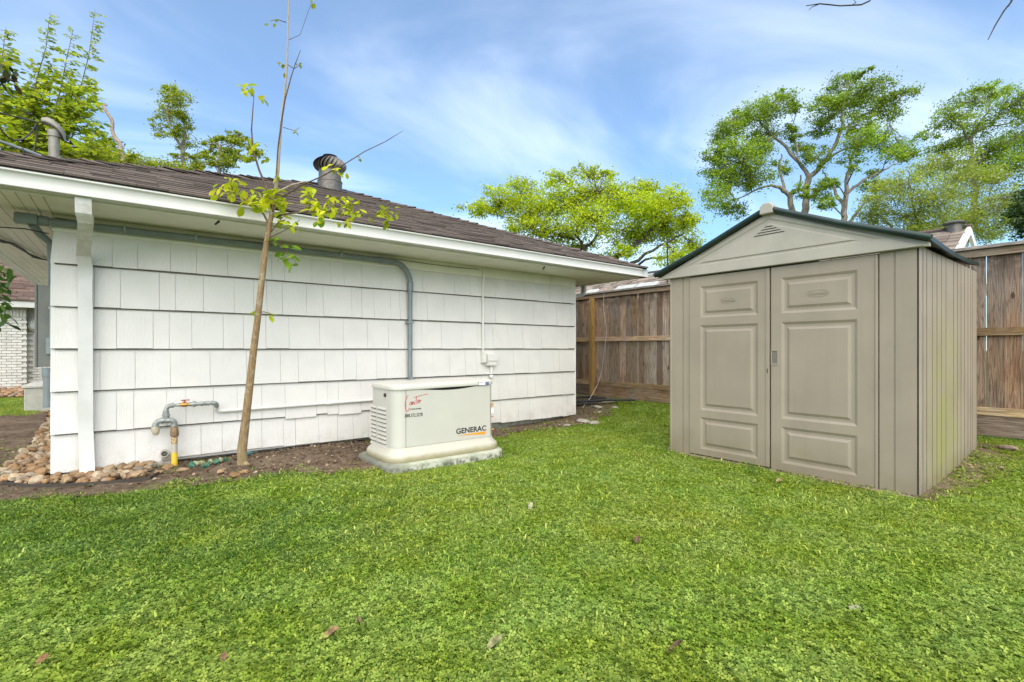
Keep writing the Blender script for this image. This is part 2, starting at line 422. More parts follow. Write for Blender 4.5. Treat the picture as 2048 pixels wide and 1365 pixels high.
# ------------------------------------------------------------------ GROUND
m = MB()
xs = [-260, -120, -60, -30, -14, -8] + [(-6 + .25 * i) for i in range(73)] + [13, 16, 24, 40, 80, 160, 320]
ys = [-200, -90, -40, -15, -8, -4] + [(-2 + .25 * i) for i in range(49)] + [11, 13, 16, 20, 30, 60, 120, 320]
vv = [(x, y, gz(x, y) - .012 + .010 * mnoise.noise(Vector((x * .8, y * .8, 0)))) for y in ys for x in xs]
nx = len(xs)
ff = [(j * nx + i, j * nx + i + 1, (j + 1) * nx + i + 1, (j + 1) * nx + i) for j in range(len(ys) - 1) for i in range(nx - 1)]
m.add(vv, ff)
g = m.build('ground', MGROUND, smooth=180); tag(g, 'flat garden ground under the lawn and beds', kind='structure')

def inpoly(x, y, poly):
    c = False; j = len(poly) - 1
    for i in range(len(poly)):
        if (poly[i][1] > y) != (poly[j][1] > y) and x < (poly[j][0] - poly[i][0]) * (y - poly[i][1]) / (poly[j][1] - poly[i][1]) + poly[i][0]: c = not c
        j = i
    return c
def gp(pts): return [tuple(onZ(x, y)[:2]) for x, y in pts]

SOILP = gp([(-260, 1010), (0, 1008), (120, 1000), (240, 994), (360, 975), (470, 967), (560, 960), (640, 952), (700, 946), (760, 940)]) + [(2.35, 4.9), (2.35, 6.05), (-.5, 6.05), (-.52, 12.4), (-1.2, 12.4)] + gp([(0, 832), (-200, 832)]) + [(-3.4, 5.0)]
SOIL2 = gp([(985, 872), (1040, 857), (1110, 852), (1180, 846), (1215, 838), (1235, 822), (1225, 812), (1160, 800)]) + [(7.7, 8.0), (6.05, 8.0), (6.05, 6.05), (3.0, 6.05), (3.0, 5.3)]
SOIL3 = [(4.74, 1.35), (4.80, .98), (5.6, .80), (7.2, .72), (7.3, 1.2), (7.2, 3.2), (4.9, 3.4), (4.80, 2.6), (4.72, 2.2)]
STONEP = gp([(100, 826), (92, 850), (72, 885), (40, 925), (5, 945), (3, 965), (30, 973), (110, 976), (200, 970), (285, 962), (300, 948)]) + [(.22, 5.98), (-.50, 5.98), (-.53, 11.9), (-1.35, 12.2)]
def mound(x, y):
    h = 0.0
    d = math.hypot((x - 1.75) / .75, (y - 5.55) / .5); h += .055 * max(0, 1 - d * d) if d < 1 else 0
    d = math.hypot((x - .9) / .35, (y - 5.5) / .3); h += .04 * max(0, 1 - d * d) if d < 1 else 0
    if y > 5.75 and x > .3: h += .005
    return h
def soil_sheet(poly, name, step, lab, wob=.05, lift=.004):
    x0, x1 = min(p[0] for p in poly), max(p[0] for p in poly); y0, y1 = min(p[1] for p in poly), max(p[1] for p in poly)
    x0 = max(x0, -3.5); m = MB(); idx = {}; fs = []; vs_ = []
    nxi, nyi = int((x1 - x0) / step) + 1, int((y1 - y0) / step) + 1
    def vid(i, j):
        if (i, j) not in idx:
            x, y = x0 + i * step, y0 + j * step
            n = mnoise.noise(Vector((x * 6, y * 6, 3))) * .012 + mnoise.noise(Vector((x * 19, y * 19, 7))) * .007
            idx[(i, j)] = len(vs_); vs_.append((x, y, gz(x, y) + lift + .012 + n + mound(x, y)))
        return idx[(i, j)]
    for j in range(nyi):
        for i in range(nxi):
            x, y = x0 + (i + .5) * step, y0 + (j + .5) * step
            w = Vector((x * 3, y * 3, 1)); dx, dy = mnoise.noise(w) * wob * 2, mnoise.noise(w + Vector((9, 5, 2))) * wob * 2
            if inpoly(x + dx, y + dy, poly): fs.append((vid(i, j), vid(i + 1, j), vid(i + 1, j + 1), vid(i, j + 1)))
    m.add(vs_, fs); o = m.build(name, SOIL, smooth=180); return tag(o, lab, kind='structure')
soil_sheet(SOILP, 'soil_bed', .035, 'bare brown soil strip along the white shingled wall')
soil_sheet(SOIL2, 'soil_bed', .05, 'bare soil patch between house corner and fence')
soil_sheet(SOIL3, 'soil_bed', .06, 'worn earth strip round the foot of the shed')

# mulch, twigs and crumbs (nobody could count them)
def chips(n, sampler, smin, smax, seed):
    r = random.Random(seed); Q = []
    for _ in range(n):
        p = sampler(r)
        if p is None: continue
        x, y = p; z = gz(x, y) + mound(x, y) + .016 + r.random() * .012
        L = r.uniform(smin, smax); W = L * r.choice([.15, .25, .6, .8]); a = r.random() * 6.283; e = r.uniform(-.5, .5)
        u = Vector((math.cos(a) * math.cos(e), math.sin(a) * math.cos(e), math.sin(e))); w = Vector((-math.sin(a), math.cos(a), r.uniform(-.6, .6))).normalized()
        c = Vector((x, y, z)); n_ = u.cross(w) * L * .12
        Q.append([c - u * L / 2, c + w * W / 2 + n_, c + u * L / 2, c - w * W / 2 + n_])
    return Q
def samp_poly(poly, extra=None):
    x0, x1 = max(-2.5, min(p[0] for p in poly)), max(p[0] for p in poly); y0, y1 = min(p[1] for p in poly), min(9, max(p[1] for p in poly))
    def f(r):
        x, y = r.uniform(x0, x1), r.uniform(y0, y1)
        if not inpoly(x, y, poly): return None
        if inpoly(x, y, STONEP) and r.random() < .8: return None
        if extra and not extra(x, y, r): return None
        return x, y
    return f
Q = chips(16000, samp_poly(SOILP, lambda x, y, r: r.random() < (.95 if x > .35 and y > 5.0 else .3)), .008, .045, 3)
Q += chips(5000, samp_poly(SOIL2), .008, .05, 4) + chips(2500, samp_poly(SOIL3), .008, .05, 5)
tag(fast_quads('mulch', Q, MULCH), 'brown mulch chips, crumbs and leaf litter on the bare soil', kind='stuff')

# ------------------------------------------------------------------ HOUSE
WY, X0, X1 = 6.0, -.52, 6.04
SOFZ, GY, RXL, RXR, GTOP = 2.37, 5.15, -1.33, 6.87, 2.497
house = thing('white_house', (2.7, 9.5, 0), 'white shingled single storey house wing under a brown hip roof', 'house')
m = MB(); m.box(X0 + .012, X1 - .012, WY, WY + .12, .05, 2.36); m.box(X0 + .012, X0 + .13, WY + .12, 14.5, .05, 2.36); m.box(X1 - .13, X1 - .012, WY + .12, 14.5, .05, 2.36)
wall = m.build('wall', SHAKE, house)
m = MB(); m.box(X0 + .06, X1 - .06, WY + .07, 14.4, -.1, .055); m.build('foundation', CONCRETE, house)
# shakes
exps = [(1.937, 2.225), (1.553, 1.937), (1.17, 1.553), (.787, 1.17), (.402, .787), (.065, .402)]
def shake(w, zb, zt, butt=.03, top=.003):
    m = MB(); g = .0013
    v = [(-w / 2 + g, 0, 0), (w / 2 - g, 0, 0), (w / 2 - g, 0, zt - zb), (-w / 2 + g, 0, zt - zb), (-w / 2 + g, -butt, 0), (w / 2 - g, -butt, 0), (w / 2 - g, -top, zt - zb), (-w / 2 + g, -top, zt - zb)]
    m.add(v, [(0, 1, 2, 3), (4, 7, 6, 5), (0, 4, 5, 1), (3, 2, 6, 7), (0, 3, 7, 4), (1, 5, 6, 2)]); return m
def add_shake(xc, w, zb, zt, r):
    o = shake(w, zb, zt, .033 + r.uniform(-.003, .004)).build('shingle', SHAKE, None, (0, 0, 0))
    COL.objects.unlink(o); me = o.data; bpy.data.objects.remove(o)
    inst('shingle', me, wall, (xc, WY - .002, zb), (0, r.uniform(-.0025, .0025), 0))
r = random.Random(21)
for row, (zb, zt) in enumerate(exps):
    x = X0 - (.02 if row else 0)
    while x < X1 - .02:
        w = r.choice([.13, .16, .19, .22, .24, .26, .28, .3, .34])
        if X1 - (x + w) < .09: w = X1 - x
        j = r.uniform(-.003, .003)
        if row == 4 and 1.2 < x < 2.4: j = r.choice([-.03, -.018, .0, -.028])
        if row == 5: j = r.uniform(-.006, .006) + max(0, .016 * math.sin(x * 2.1)) - .006 * x + (.008 if x > .3 else -.02)
        add_shake(x + w / 2, w, zb + j, zt + .016 if row else zt, r)
        x += w
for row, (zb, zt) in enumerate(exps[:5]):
    m = MB(); m.box(X0 + .01, X1 - .01, WY - .027, WY - .004, zb - .010, zb + .004); m.build('butt_shadow_strip', BUTTSHADE, wall)  # dark strip per course, its colour stands in for the shadow under the butts
# side edge boards of the shakes on the left wall, seen edge-on
for row, (zb, zt) in enumerate(exps):
    m = MB()
    n = 9; y = WY
    for k in range(14):
        w = r.uniform(.15, .3)
        m.add([(X0 + .01, y + .002, zb), (X0 - .022, y + .002, zb), (X0 - .002, y + .002, zt), (X0 + .01, y + .002, zt), (X0 + .01, y + w, zb), (X0 - .022, y + w, zb), (X0 - .002, y + w, zt), (X0 + .01, y + w, zt)],
              [(0, 1, 2, 3), (4, 7, 6, 5), (0, 4, 5, 1), (1, 5, 6, 2), (2, 6, 7, 3), (0, 3, 7, 4)]); y += w + .003
    m.build('side_shingle_course', SHAKE, house)
m = MB(); m.box(X0 - .012, X1 + .012, WY - .020, WY, 2.222, SOFZ - .002); m.box(X1 - .002, X1 + .018, WY - .018, WY + 1.6, 2.222, SOFZ - .002); m.build('frieze_board', SOFFIT, house, bevel=.003)
m = MB(); m.box(X1 - .008, X1 + .014, WY - .030, WY + .05, .05, 2.222); m.build('corner_board', TRIM, house, bevel=.003)
# soffits
m = MB(); m.box(X0 + .0, RXR - .09, GY + .105, WY, SOFZ, SOFZ + .012); m.build('soffit', SOFFIT, house)
m = MB(); m.box(X0 + .004, X1, WY - .018, WY - .002, SOFZ - .02, SOFZ - .002); m.build('soffit_trim', SOFFIT, house)
m = MB(); m.box(X1, RXR - .09, WY + .002, 14.5, SOFZ + .001, SOFZ + .013); m.build('soffit', SOFFIT, house)
m = MB(); m.box(RXL + .08, X0, GY + .105, 14.5, SOFZ + .016, SOFZ + .022); m.build('soffit_backing', SOFGAP, house)
nb = 9; bw = (X0 - .004 - (RXL + .085)) / nb
for k in range(nb):
    xa = RXL + .085 + k * bw; m = MB(); m.box(xa + .0025, xa + bw - .0025, GY + .11, 14.4, SOFZ + .001, SOFZ + .014)
    m.build('soffit_board', SOFFIT, house, bevel=.002)
# fascia + gutters (K profile)
def kprof(d=.115, hgt=.127):
    return [(0, 0), (.108, 0), (.114, .004), (.114, .012), (.100, .024), (.096, .032), (.098, hgt - .038), (.104, hgt - .024), (.118, hgt - .016), (.121, hgt - .012), (.121, hgt), (.108, hgt), (.106, hgt - .02), (.004, hgt - .02), (0, hgt)]
def gutter(axis, a, b, base, sgn, name):
    m = MB(); rings = []
    for t in (a, b):
        rings.append([(t, base + sgn * d, GTOP - .127 + z) if axis == 'x' else (base + sgn * d, t, GTOP - .127 + z) for d, z in kprof()])
    m.loft(rings); return m.build(name, GUTTER, house, smooth=30)
m = MB(); m.box(RXL + .06, RXR - .06, GY + .1, GY + .122, SOFZ - .012, GTOP + .01); m.build('fascia', TRIM, house)
m = MB(); m.box(RXR - .082, RXR - .06, GY + .123, 14.5, SOFZ - .012, GTOP + .01); m.build('fascia', TRIM, house)
m = MB(); m.box(RXL + .06, RXL + .082, GY + .123, 14.5, SOFZ - .012, GTOP + .01); m.build('fascia', TRIM, house)
gutter('x', RXL - .06, RXR + .06, GY + .099, -1, 'gutter')
gutter('y', GY - .02, 14.5, RXR - .059, 1, 'gutter'); gutter('y', GY - .02, 14.5, RXL + .059, -1, 'gutter')
# roof: hip, slope .4 rise per run
SL = .4; EY, EZ = GY + .02, 2.52
XL, XR = RXL - .02, RXR + .02
half = (XR - XL) / 2; apex = Vector((XL + half, EY + half, EZ + SL * half)); YB = 15.0
m = MB()
A, B = (XL, EY, EZ), (XR, EY, EZ); Cc, Dd = (XR, YB, EZ), (XL, YB, EZ); AP = tuple(apex); RB = (apex.x, YB, apex.z)
m.add([A, B, AP], [(0, 1, 2)]); m.add([B, Cc, RB, AP], [(0, 1, 2, 3)]); m.add([Dd, A, AP, RB], [(0, 1, 2, 3)])
lo = [(p[0], p[1], p[2] - .02) for p in (A, B, Cc, Dd)]
m.add([A, B, Cc, Dd] + lo, [(0, 1, 5, 4), (1, 2, 6, 5), (2, 3, 7, 6), (3, 0, 4, 7), (4, 5, 6, 7)])
roof = m.build('roof', ROOFU, house)
ang = math.atan(SL); co, si = math.cos(ang), math.sin(ang)
m = MB(); m.box(-.5, .5, 0, .165, -.004, .0); m.v = [(x, y, z + (.013 if z > -.002 else 0) * (1 - y / .2)) for x, y, z in m.v]
o = m.build('shingle_tab', ROOFSH, None, (0, 0, 0)); TAB = o.data; COL.objects.unlink(o); bpy.data.objects.remove(o)
tabs = []; EXPO = .143; nrow = int(half / co / EXPO)
r = random.Random(33)
for k in range(nrow):
    s = k * EXPO - .02; yy = EY + s * co; zz = EZ + s * si
    xa, xb = XL + max(0, s) * co + .02, XR - max(0, s) * co - .02
    x = xa - r.uniform(0, .15) if k else xa
    x = max(x, xa)
    while x < xb - .03:
        w = min(r.choice([.12, .17, .22, .3, .36, .45]), xb - x)
        lift = r.choice([.004, .004, .0105]) + r.uniform(0, .002)
        tabs.append((x + w / 2, yy, zz + lift, w)); x += w
tabs.sort(key=lambda t: t[0] ** 2 + t[1] ** 2)
for (x, y, z, w) in tabs[:300]: inst('shingle', TAB, roof, (x, y - .004 * r.random(), z), (ang, 0, 0), (w * .992, 1, 1))
m = MB()
for (x, y, z, w) in tabs[300:]:
    w *= .992; v = []
    for (dy, dz) in ((0, -.004), (0, .009), (.165, -.002), (.165, .0)):
        v += [(x - w / 2, y + dy * co - dz * si, z + dy * si + dz * co), (x + w / 2, y + dy * co - dz * si, z + dy * si + dz * co)]
    m.add(v, [(0, 1, 3, 2), (2, 3, 7, 6), (0, 2, 6, 4)])
so = m.build('shingle_field', ROOFST, roof); so['kind'] = 'stuff'
# courses on the two side slopes, joined
for sx in (-1, 1):
    m = MB()
    for k in range(nrow):
        s = k * EXPO; t = s * co
        ex = XL if sx < 0 else XR
        y = EY + t + .05
        while y < YB:
            w = r.choice([.2, .3, .36, .45]); w = min(w, YB - y); lf = r.choice([.006, .013])
            p = [(ex - sx * t, y, EZ + s * si + lf), (ex - sx * t, y + w * .99, EZ + s * si + lf), (ex - sx * (t + .15), y + w * .99, EZ + s * si + .15 * SL + .004), (ex - sx * (t + .15), y, EZ + s * si + .15 * SL + .004)]
            q = [(a, b, c - .012) for a, b, c in p[:2]]
            m.add(p + q, [(0, 1, 2, 3), (0, 4, 5, 1)]); y += w
    so = m.build('shingle_field', ROOFST, roof); so['kind'] = 'stuff'
# hip caps
def hipcaps(a, b, n):
    a, b = Vector(a), Vector(b); d = (b - a); L = d.length; u = d.normalized(); side = u.cross(Vector((0, 0, 1))).normalized(); up = side.cross(u)
    st = L / n
    for k in range(n):
        p = a + u * (k * st - .04); ln = st + .07; lift = .012
        rise = r.uniform(.012, .03); sg = r.uniform(.0, .012)
        m = MB(); v = []
        for tt, h in ((0, lift + rise), (ln, lift)):
            for sd, dz in ((-.15, -.038), (0, .012), (.15, -.038)):
                for th in (0, .008): v.append(p + u * tt + side * sd + up * (dz + h - th + (sg if sd > 0 else 0)))
        f = [(0, 2, 8, 6), (2, 4, 10, 8), (1, 7, 9, 3), (3, 9, 11, 5), (0, 1, 3, 2), (2, 3, 5, 4), (6, 8, 9, 7), (8, 10, 11, 9), (0, 6, 7, 1), (4, 5, 11, 10)]
        m.add(v, f); m.build('hip_cap', ROOFSH, roof, p)
hipcaps(A, AP, 36); hipcaps(B, AP, 36)
m = MB(); m.tube([Vector(AP) + Vector((0, 0, .02)), Vector(RB) + Vector((0, 0, .02))], .05, 6); m.build('ridge_cap', ROOFST, roof)
# dark strip painted as the shadow line under the roof edge
m = MB(); m.box(XL, XR, EY - .006, EY + .004, EZ - .028, EZ + .004); m.build('eave_shadow_strip', DARKGAP, roof)

# downspouts
def rect_path(pts, w, d, wdir):
    """rectangular tube: pts in world, w along wdir, d across"""
    pts = [Vector(p) for p in pts]; wd = Vector(wdir); rings = []
    for i, p in enumerate(pts):
        t = (pts[min(i + 1, len(pts) - 1)] - pts[max(i - 1, 0)]).normalized(); n = t.cross(wd).normalized()
        c = []
        prof = [(-.5, -.5), (-.3, -.5), (-.25, -.43), (-.2, -.5), (0, -.5), (.2, -.5), (.25, -.43), (.3, -.5), (.5, -.5), (.5, .5), (-.5, .5)]
        for a, b in prof: c.append(p + wd * a * w + n * b * d)
        rings.append(c)
    return rings
def downspout(xc, pts, name, par, wdir=(1, 0, 0), w=.102, d=.076):
    m = MB(); m.loft(rect_path(pts, w, d, wdir)); return m.build(name, DOWNS, par, smooth=25)
dx = onY(166, 440, GY + .06).x
dpx = onY(171, 700, WY - .08).x
dn = thing('downspout', (dpx, WY - .075, 0), 'white metal downspout with stained elbow at the left end of the shingled wall', 'downspout')
xA = onY(163, 400, GY + .05).x + .012
pts = [(xA, GY + .055, SOFZ + .03), (xA, GY + .06, SOFZ - .05), (xA, GY + .075, SOFZ - .10), (xA + .01, GY + .14, SOFZ - .16)]
pts2 = [(xA + .01, GY + .13, SOFZ - .152), (dpx - .01, WY - .17, 2.02), ]
pts3 = [(dpx - .01, WY - .175, 2.025), (dpx, WY - .105, 1.94), (dpx, WY - .078, 1.87), (dpx, WY - .075, 1.80)]
downspout(0, pts, 'elbow', dn); downspout(0, pts2, 'offset_pipe', dn, w=.098, d=.072); downspout(0, pts3, 'elbow', dn)
downspout(0, [(dpx, WY - .075, 1.82), (dpx, WY - .075, 1.57)], 'pipe', dn, w=.098, d=.072)
downspout(0, [(dpx, WY - .074, 1.60), (dpx + .004, WY - .075, .38)], 'pipe', dn)
downspout(0, [(dpx + .004, WY - .076, .41), (dpx + .012, WY - .082, .16), (dpx + .014, WY - .095, .10), (dpx + .016, WY - .14, .005)], 'outlet', dn, w=.106, d=.08)
# far corner downspout
d2y = 6.55
d2 = thing('downspout', (X1 + .05, d2y, 0), 'white downspout at the far right corner with bent elbow under the eave', 'downspout')
downspout(0, [(RXR - .02, d2y, SOFZ + .02), (RXR - .02, d2y, SOFZ - .12), (RXR - .06, d2y, SOFZ - .18), (X1 + .16, d2y, 2.06), (X1 + .07, d2y, 1.98), (X1 + .05, d2y, 1.88)], 'elbow', d2, (0, 1, 0), .075, .06)
downspout(0, [(X1 + .05, d2y, 1.9), (X1 + .05, d2y, .28)], 'pipe', d2, (0, 1, 0), .072, .058)
downspout(0, [(X1 + .05, d2y, .30), (X1 + .06, d2y - .02, .12), (X1 + .16, d2y - .1, .06)], 'outlet', d2, (0, 1, 0), .08, .06)

# soffit hooks
for (px, py, l, lab) in ((434, 446, .05, 'small black fixing hanging from the soffit left of the sapling'), (1087, 537, .045, 'small black fixing hanging from the soffit near the far corner')):
    D = (SOFZ - .03 - CH) * F / (HY - py); p = P(px, py, D); m = MB()
    m.tube([p + Vector((.02, 0, l * .6)), p + Vector((.012, 0, .012)), p + Vector((-.016, 0, -.02))], [.006, .011, .009], 7); m.tube([p + Vector((.02, 0, SOFZ - p.z)), p + Vector((.018, 0, .0))], .004, 5)
    o = m.build('soffit_hook', CABLE, None, p); tag(o, lab, 'hook', 'hooks under the eave')

# ------------------------------------------------------------------ roof turbine vent
tb = apex + Vector((.07, -.40, -.16))
tv = thing('turbine_vent', tb, 'round grey turbine vent with slatted spinning head on the hip roof', 'roof vent')
m = MB(); m.loft([[tb + Vector((math.cos(a) * rr_, math.sin(a) * rr_, z)) for a in [2 * math.pi * k / 28 for k in range(28)]] for rr_, z in ((.205, -.15), (.205, .10), (.212, .105), (.212, .125), (.190, .13), (.190, .30), (.2, .305), (.2, .315))], cap0=False); m.build('pipe_collar', METAL, tv, smooth=40)
m = MB(); s_ = .36; q = [(x, y, EZ + SL * (tb.y + y - EY) + .022 - tb.z) for x, y in ((-s_, -s_), (s_, -s_), (s_, s_ * .6), (-s_, s_ * .6))]
m.prism([tb + Vector(p) for p in q], (0, 0, .004)); m.build('flashing', METALD, tv)
m = MB(); m.loft([[tb + Vector((math.cos(a) * rr_, math.sin(a) * rr_, z)) for a in [2 * math.pi * k / 20 for k in range(20)]] for rr_, z in ((.15, .31), (.17, .40), (.15, .5), (.05, .56))]); m.build('throat', METALD, tv, smooth=60)
def tr(z):
    u = z; return .262 * math.sin(math.pi * (.26 + .74 * u) * .96) ** .7
for k in range(24):
    a0 = 2 * math.pi * k / 24; m = MB(); rings = []
    for i in range(8):
        u = i / 7; z = .315 + .26 * u; rad = max(.03, tr(u) if u < .97 else .04); tw = .55 * u
        p0 = Vector((math.cos(a0 + tw) * rad, math.sin(a0 + tw) * rad, z)); wdt = .038 * max(.15, rad / .26); tg = Vector((-math.sin(a0 + tw - .55), math.cos(a0 + tw - .55), 0))
        rings.append([tb + p0 - tg * wdt, tb + p0 + tg * wdt]); 
    m.loft(rings, False, False, False); m.build('vane', METAL, tv, smooth=60)
m = MB(); m.loft([[tb + Vector((math.cos(a) * rr_, math.sin(a) * rr_, z)) for a in [2 * math.pi * k / 20 for k in range(20)]] for rr_, z in ((.10, .572), (.12, .58), (.06, .592), (.01, .597))]); m.build('cap', METAL, tv, smooth=50)

# ------------------------------------------------------------------ service mast on the left roof slope
mx, my = -.55, 6.4; mz0 = EZ + SL * (mx - XL)
ms = thing('service_mast', (mx, my, mz0), 'grey electric service mast with hooded weatherhead above the left roof edge', 'service mast')
ztop = P(105, 262, 4.70).z
m = MB(); m.tube([(mx, my, mz0 - .1), (mx, my, ztop)], .042, 14); m.build('pole', MAST, ms, smooth=40)
m = MB(); m.tube([(mx, my, ztop - .06), (mx, my, ztop + .0)], .05, 14); m.build('clamp_ring', MAST, ms, smooth=40)
u = Vector((-RX, -RY, 0)) * .9 + Vector((0, -.4, 0)); u.normalize(); sd = u.cross(Vector((0, 0, 1)))
m = MB(); rings = []
for i, (t, z, rr_) in enumerate(((-.058, -.05, .03), (-.052, -.01, .048), (-.02, .035, .060), (.025, .068, .064), (.065, .085, .060), (.10, .088, .048), (.106, .078, .036))):
    rings.append([Vector((mx, my, ztop)) + u * (t - .02) + sd * (math.cos(a) * rr_) + (Vector((0, 0, 1)) * math.sin(a) * rr_ * .9 if math.sin(a) > 0 else Vector((0, 0, 1)) * math.sin(a) * rr_ * .35) + Vector((0, 0, z - .02)) for a in [2 * math.pi * k / 14 for k in range(14)]])
m.loft(rings); m.build('weatherhead', MAST, ms, smooth=50)
head = Vector((mx, my, ztop)) + u * .12 + Vector((0, 0, .06))
for j, (dx_, drop, endp) in enumerate(((.0, .45, (-.9, 6.2, mz0 + .30)), (.03, .5, (-.75, 6.3, mz0 + .16)), (-.02, .06, (-2.6, 5.9, ztop + .05)))):
    e = Vector(endp); m = MB(); pts = []
    for i in range(15):
        t = i / 14; p = head.lerp(e, t); p.z -= drop * 4 * t * (1 - t) * .35; p += sd * dx_ * math.sin(t * 6); pts.append(p)
    m.tube(pts, .007, 6); m.build('cable', CABLE, ms, smooth=60)
pw = [Vector((mx, my, mz0 + .12)), Vector((-.72, 6.33, mz0 + .15)), Vector((-1.0, 6.25, mz0 + .20)), Vector((-3.2, 5.7, mz0 + .5))]
m = MB(); m.tube(pw, [.015, .017, .010, .009], 8); m.build('service_drop', CONDUIT, ms, smooth=60)
m = MB(); m.tube([pw[0] + Vector((-.05, -.02, -.02)), pw[0] + Vector((.045, 0, 0))], .05, 12); m.build('wire_clamp', GALV, ms, smooth=60)

# ------------------------------------------------------------------ electric panel on left side wall
pb = thing('breaker_box', (-.585, 6.35, 1.0), 'grey electric panel box on the left side wall beyond the corner', 'electric panel')
m = MB(); m.box(-.655, -.545, 6.28, 6.68, 1.0, 1.755); m.build('cabinet', PANELG, pb, bevel=.006)
m = MB(); m.box(-.672, -.655, 6.275, 6.69, .995, 1.765); m.build('cover', PANELG, pb, bevel=.004)
m = MB(); m.tube([(-.585, 6.30, .62), (-.585, 6.30, .93)], .035, 14); m.tube([(-.585, 6.30, .91), (-.585, 6.30, .99)], .043, 14); m.build('conduit', CONDUIT, pb, smooth=40)
m = MB(); m.tube([(-.556, 6.255, 1.16), (-.556, 6.255, 1.54)], .016, 10); m.loft([[(-.565 + math.cos(a) * .032, 6.262 + math.sin(a) * .02, z) for a in [2 * math.pi * k / 12 for k in range(12)]] for z in (1.12, 1.14, 1.24, 1.27)]); m.build('conduit', CONDUIT, pb, smooth=40)
m = MB(); m.box(-.575, -.535, 6.235, 6.26, 1.535, 1.56); m.build('strap', GALV, pb, bevel=.003)
# cables under left soffit
cb = thing('soffit_cable', (-1.0, 7.2, SOFZ), 'dark cable bundle clipped under the left soffit boards', 'cable')
for j in range(3):
    pts = []
    for i in range(12):
        t = i / 11; p = Vector((-1.38 + .04 * j, 5.45, SOFZ - .025 - .012 * j)).lerp(Vector((-.86 + .02 * j, 9.0, SOFZ - .02)), t); p.z -= .05 * math.sin(t * math.pi * 3) ** 2 * (.4 + .4 * j); pts.append(p)
    m = MB(); m.tube(pts, .008, 6); m.build('strand', CABLE, cb, smooth=60)
m = MB(); m.box(-1.16, -1.13, 6.95, 6.98, SOFZ - .06, SOFZ); m.build('clip', CABLE, cb)
m = MB(); m.tube([P(-10, 454, 4.1), P(50, 458, 4.2), Vector((X0 - .03, 5.98, 2.19))], .005, 5); tag(m.build('thin_cable', CABLE), 'thin dark wire stretched under the eave toward the wall corner', 'cable')

# ------------------------------------------------------------------ electrical conduit along the eave
CYL = WY - .075
ec = thing('electrical_conduit', (1.2, CYL, 2.29), 'grey electrical conduit running under the eave and bending down to the generator', 'conduit')
bx = 2.93; cz = 2.288; rr0 = .034
m = MB(); m.tube([(X0 - .03, CYL, cz), (bx - .30, CYL, cz)], rr0, 16); m.build('pipe', CONDUIT, ec, smooth=40)
m = MB(); m.tube([(bx - .30 + .26 * math.sin(a) if False else bx - .26 + .26 * math.sin(a), CYL, cz - .26 + .26 * math.cos(a)) for a in [i * math.pi / 2 / 10 for i in range(11)]], rr0, 16); m.build('bend', CONDUIT, ec, smooth=40)
m = MB(); m.tube([(bx - .42, CYL, cz), (bx - .24, CYL, cz)], rr0 + .007, 16); m.tube([(bx, CYL, cz - .24), (bx, CYL, cz - .36)], rr0 + .007, 16); m.build('coupling', CONDUIT, ec, smooth=40)
m = MB(); m.tube([(bx, CYL, cz - .27), (bx, CYL, .80), (bx - .01, CYL - .12, .74)], rr0 - .004, 16); m.build('pipe', CONDUIT, ec, smooth=40)
for (x, z) in ((.55, cz), (2.02, cz), (-.02, cz)):
    m = MB(); m.box(x - .012, x + .012, CYL - .039, WY - .02, z - .02, z + .046); m.build('strap', GALV, ec, bevel=.003)
m = MB(); m.box(bx - .045, bx + .045, CYL - .033, WY - .01, 1.50, 1.525); m.build('strap', GALV, ec, bevel=.003)
m = MB(); m.box(X0 - .24, X0 - .09, CYL - .04, CYL + .045, cz - .045, cz + .045); m.tube([(X0 - .09, CYL, cz), (X0 - .02, CYL, cz)], .045, 16)
m.build('fitting', CONDUIT, ec, bevel=.008, smooth=40)
m = MB(); m.tube([(X0 - .13, CYL + .02, cz - .04), (X0 - .09, CYL + .09, cz - .1), (X0 - .03, CYL + .2, cz - .16), (X0 - .03, CYL + .30, cz - .3), (X0 - .045, CYL + .5, 1.74)], .03, 12); m.build('pipe', CONDUIT, ec, smooth=40)
m = MB(); pts = [(X0 + .01 + (X1 - X0 - 2.0) * t, WY - .035, SOFZ - .035 - .018 * abs(math.sin(t * 9))) for t in [i / 30 for i in range(31)]]; m.tube(pts, .0035, 5)
tag(m.build('thin_cable', CABLE, None, (1.5, WY - .03, SOFZ - .03)), 'thin dark wire tacked along the frieze above the conduit', 'cable')

# cable box with riser
jx = onY(966, 640, WY - .05).x
jb = thing('junction_box', (jx, WY - .05, .95), 'small cream junction box with thin cable riser above the generator', 'junction box')
m = MB(); m.tube([(jx + .02, WY - .05, SOFZ - .005), (jx + .02, WY - .045, 2.2), (jx, WY - .05, 2.06), (jx, WY - .05, 1.12)], .014, 8); m.build('riser', WHITEPIPE, jb, smooth=40)
a = onY(962, 735, WY - .06); m = MB(); m.box(jx - .025, jx + .045, WY - .09, WY - .005, .955, 1.12); m.build('clamp_box', CREAMBOX, jb, bevel=.012, seg=2)
m = MB(); m.box(jx + .05, jx + .215, WY - .105, WY - .005, .915, 1.085); m.build('box', CREAMBOX, jb, bevel=.01, seg=2)
m = MB(); m.box(jx + .045, jx + .22, WY - .117, WY - .105, .985, 1.09); m.build('lid', CREAMBOX, jb, bevel=.004)
m = MB(); m.tube([(jx + .15, WY - .05, .92), (jx + .15, WY - .05, .79)], .022, 10); m.tube([(jx + .15, WY - .05, .78), (jx + .15, WY - .05, .74)], .034, 10); m.build('conduit', WHITEPIPE, jb, smooth=40)
m = MB(); q = onY(1099, 570, WY - .03); m.tube([q + Vector((.01, 0, .14)), q + Vector((.03, -.005, .05)), q + Vector((0, -.005, -.06))], .004, 5); tag(m.build('thin_cable', WIREW, None, q), 'short pale wire end sticking out of the top shingles near the far corner', 'cable')

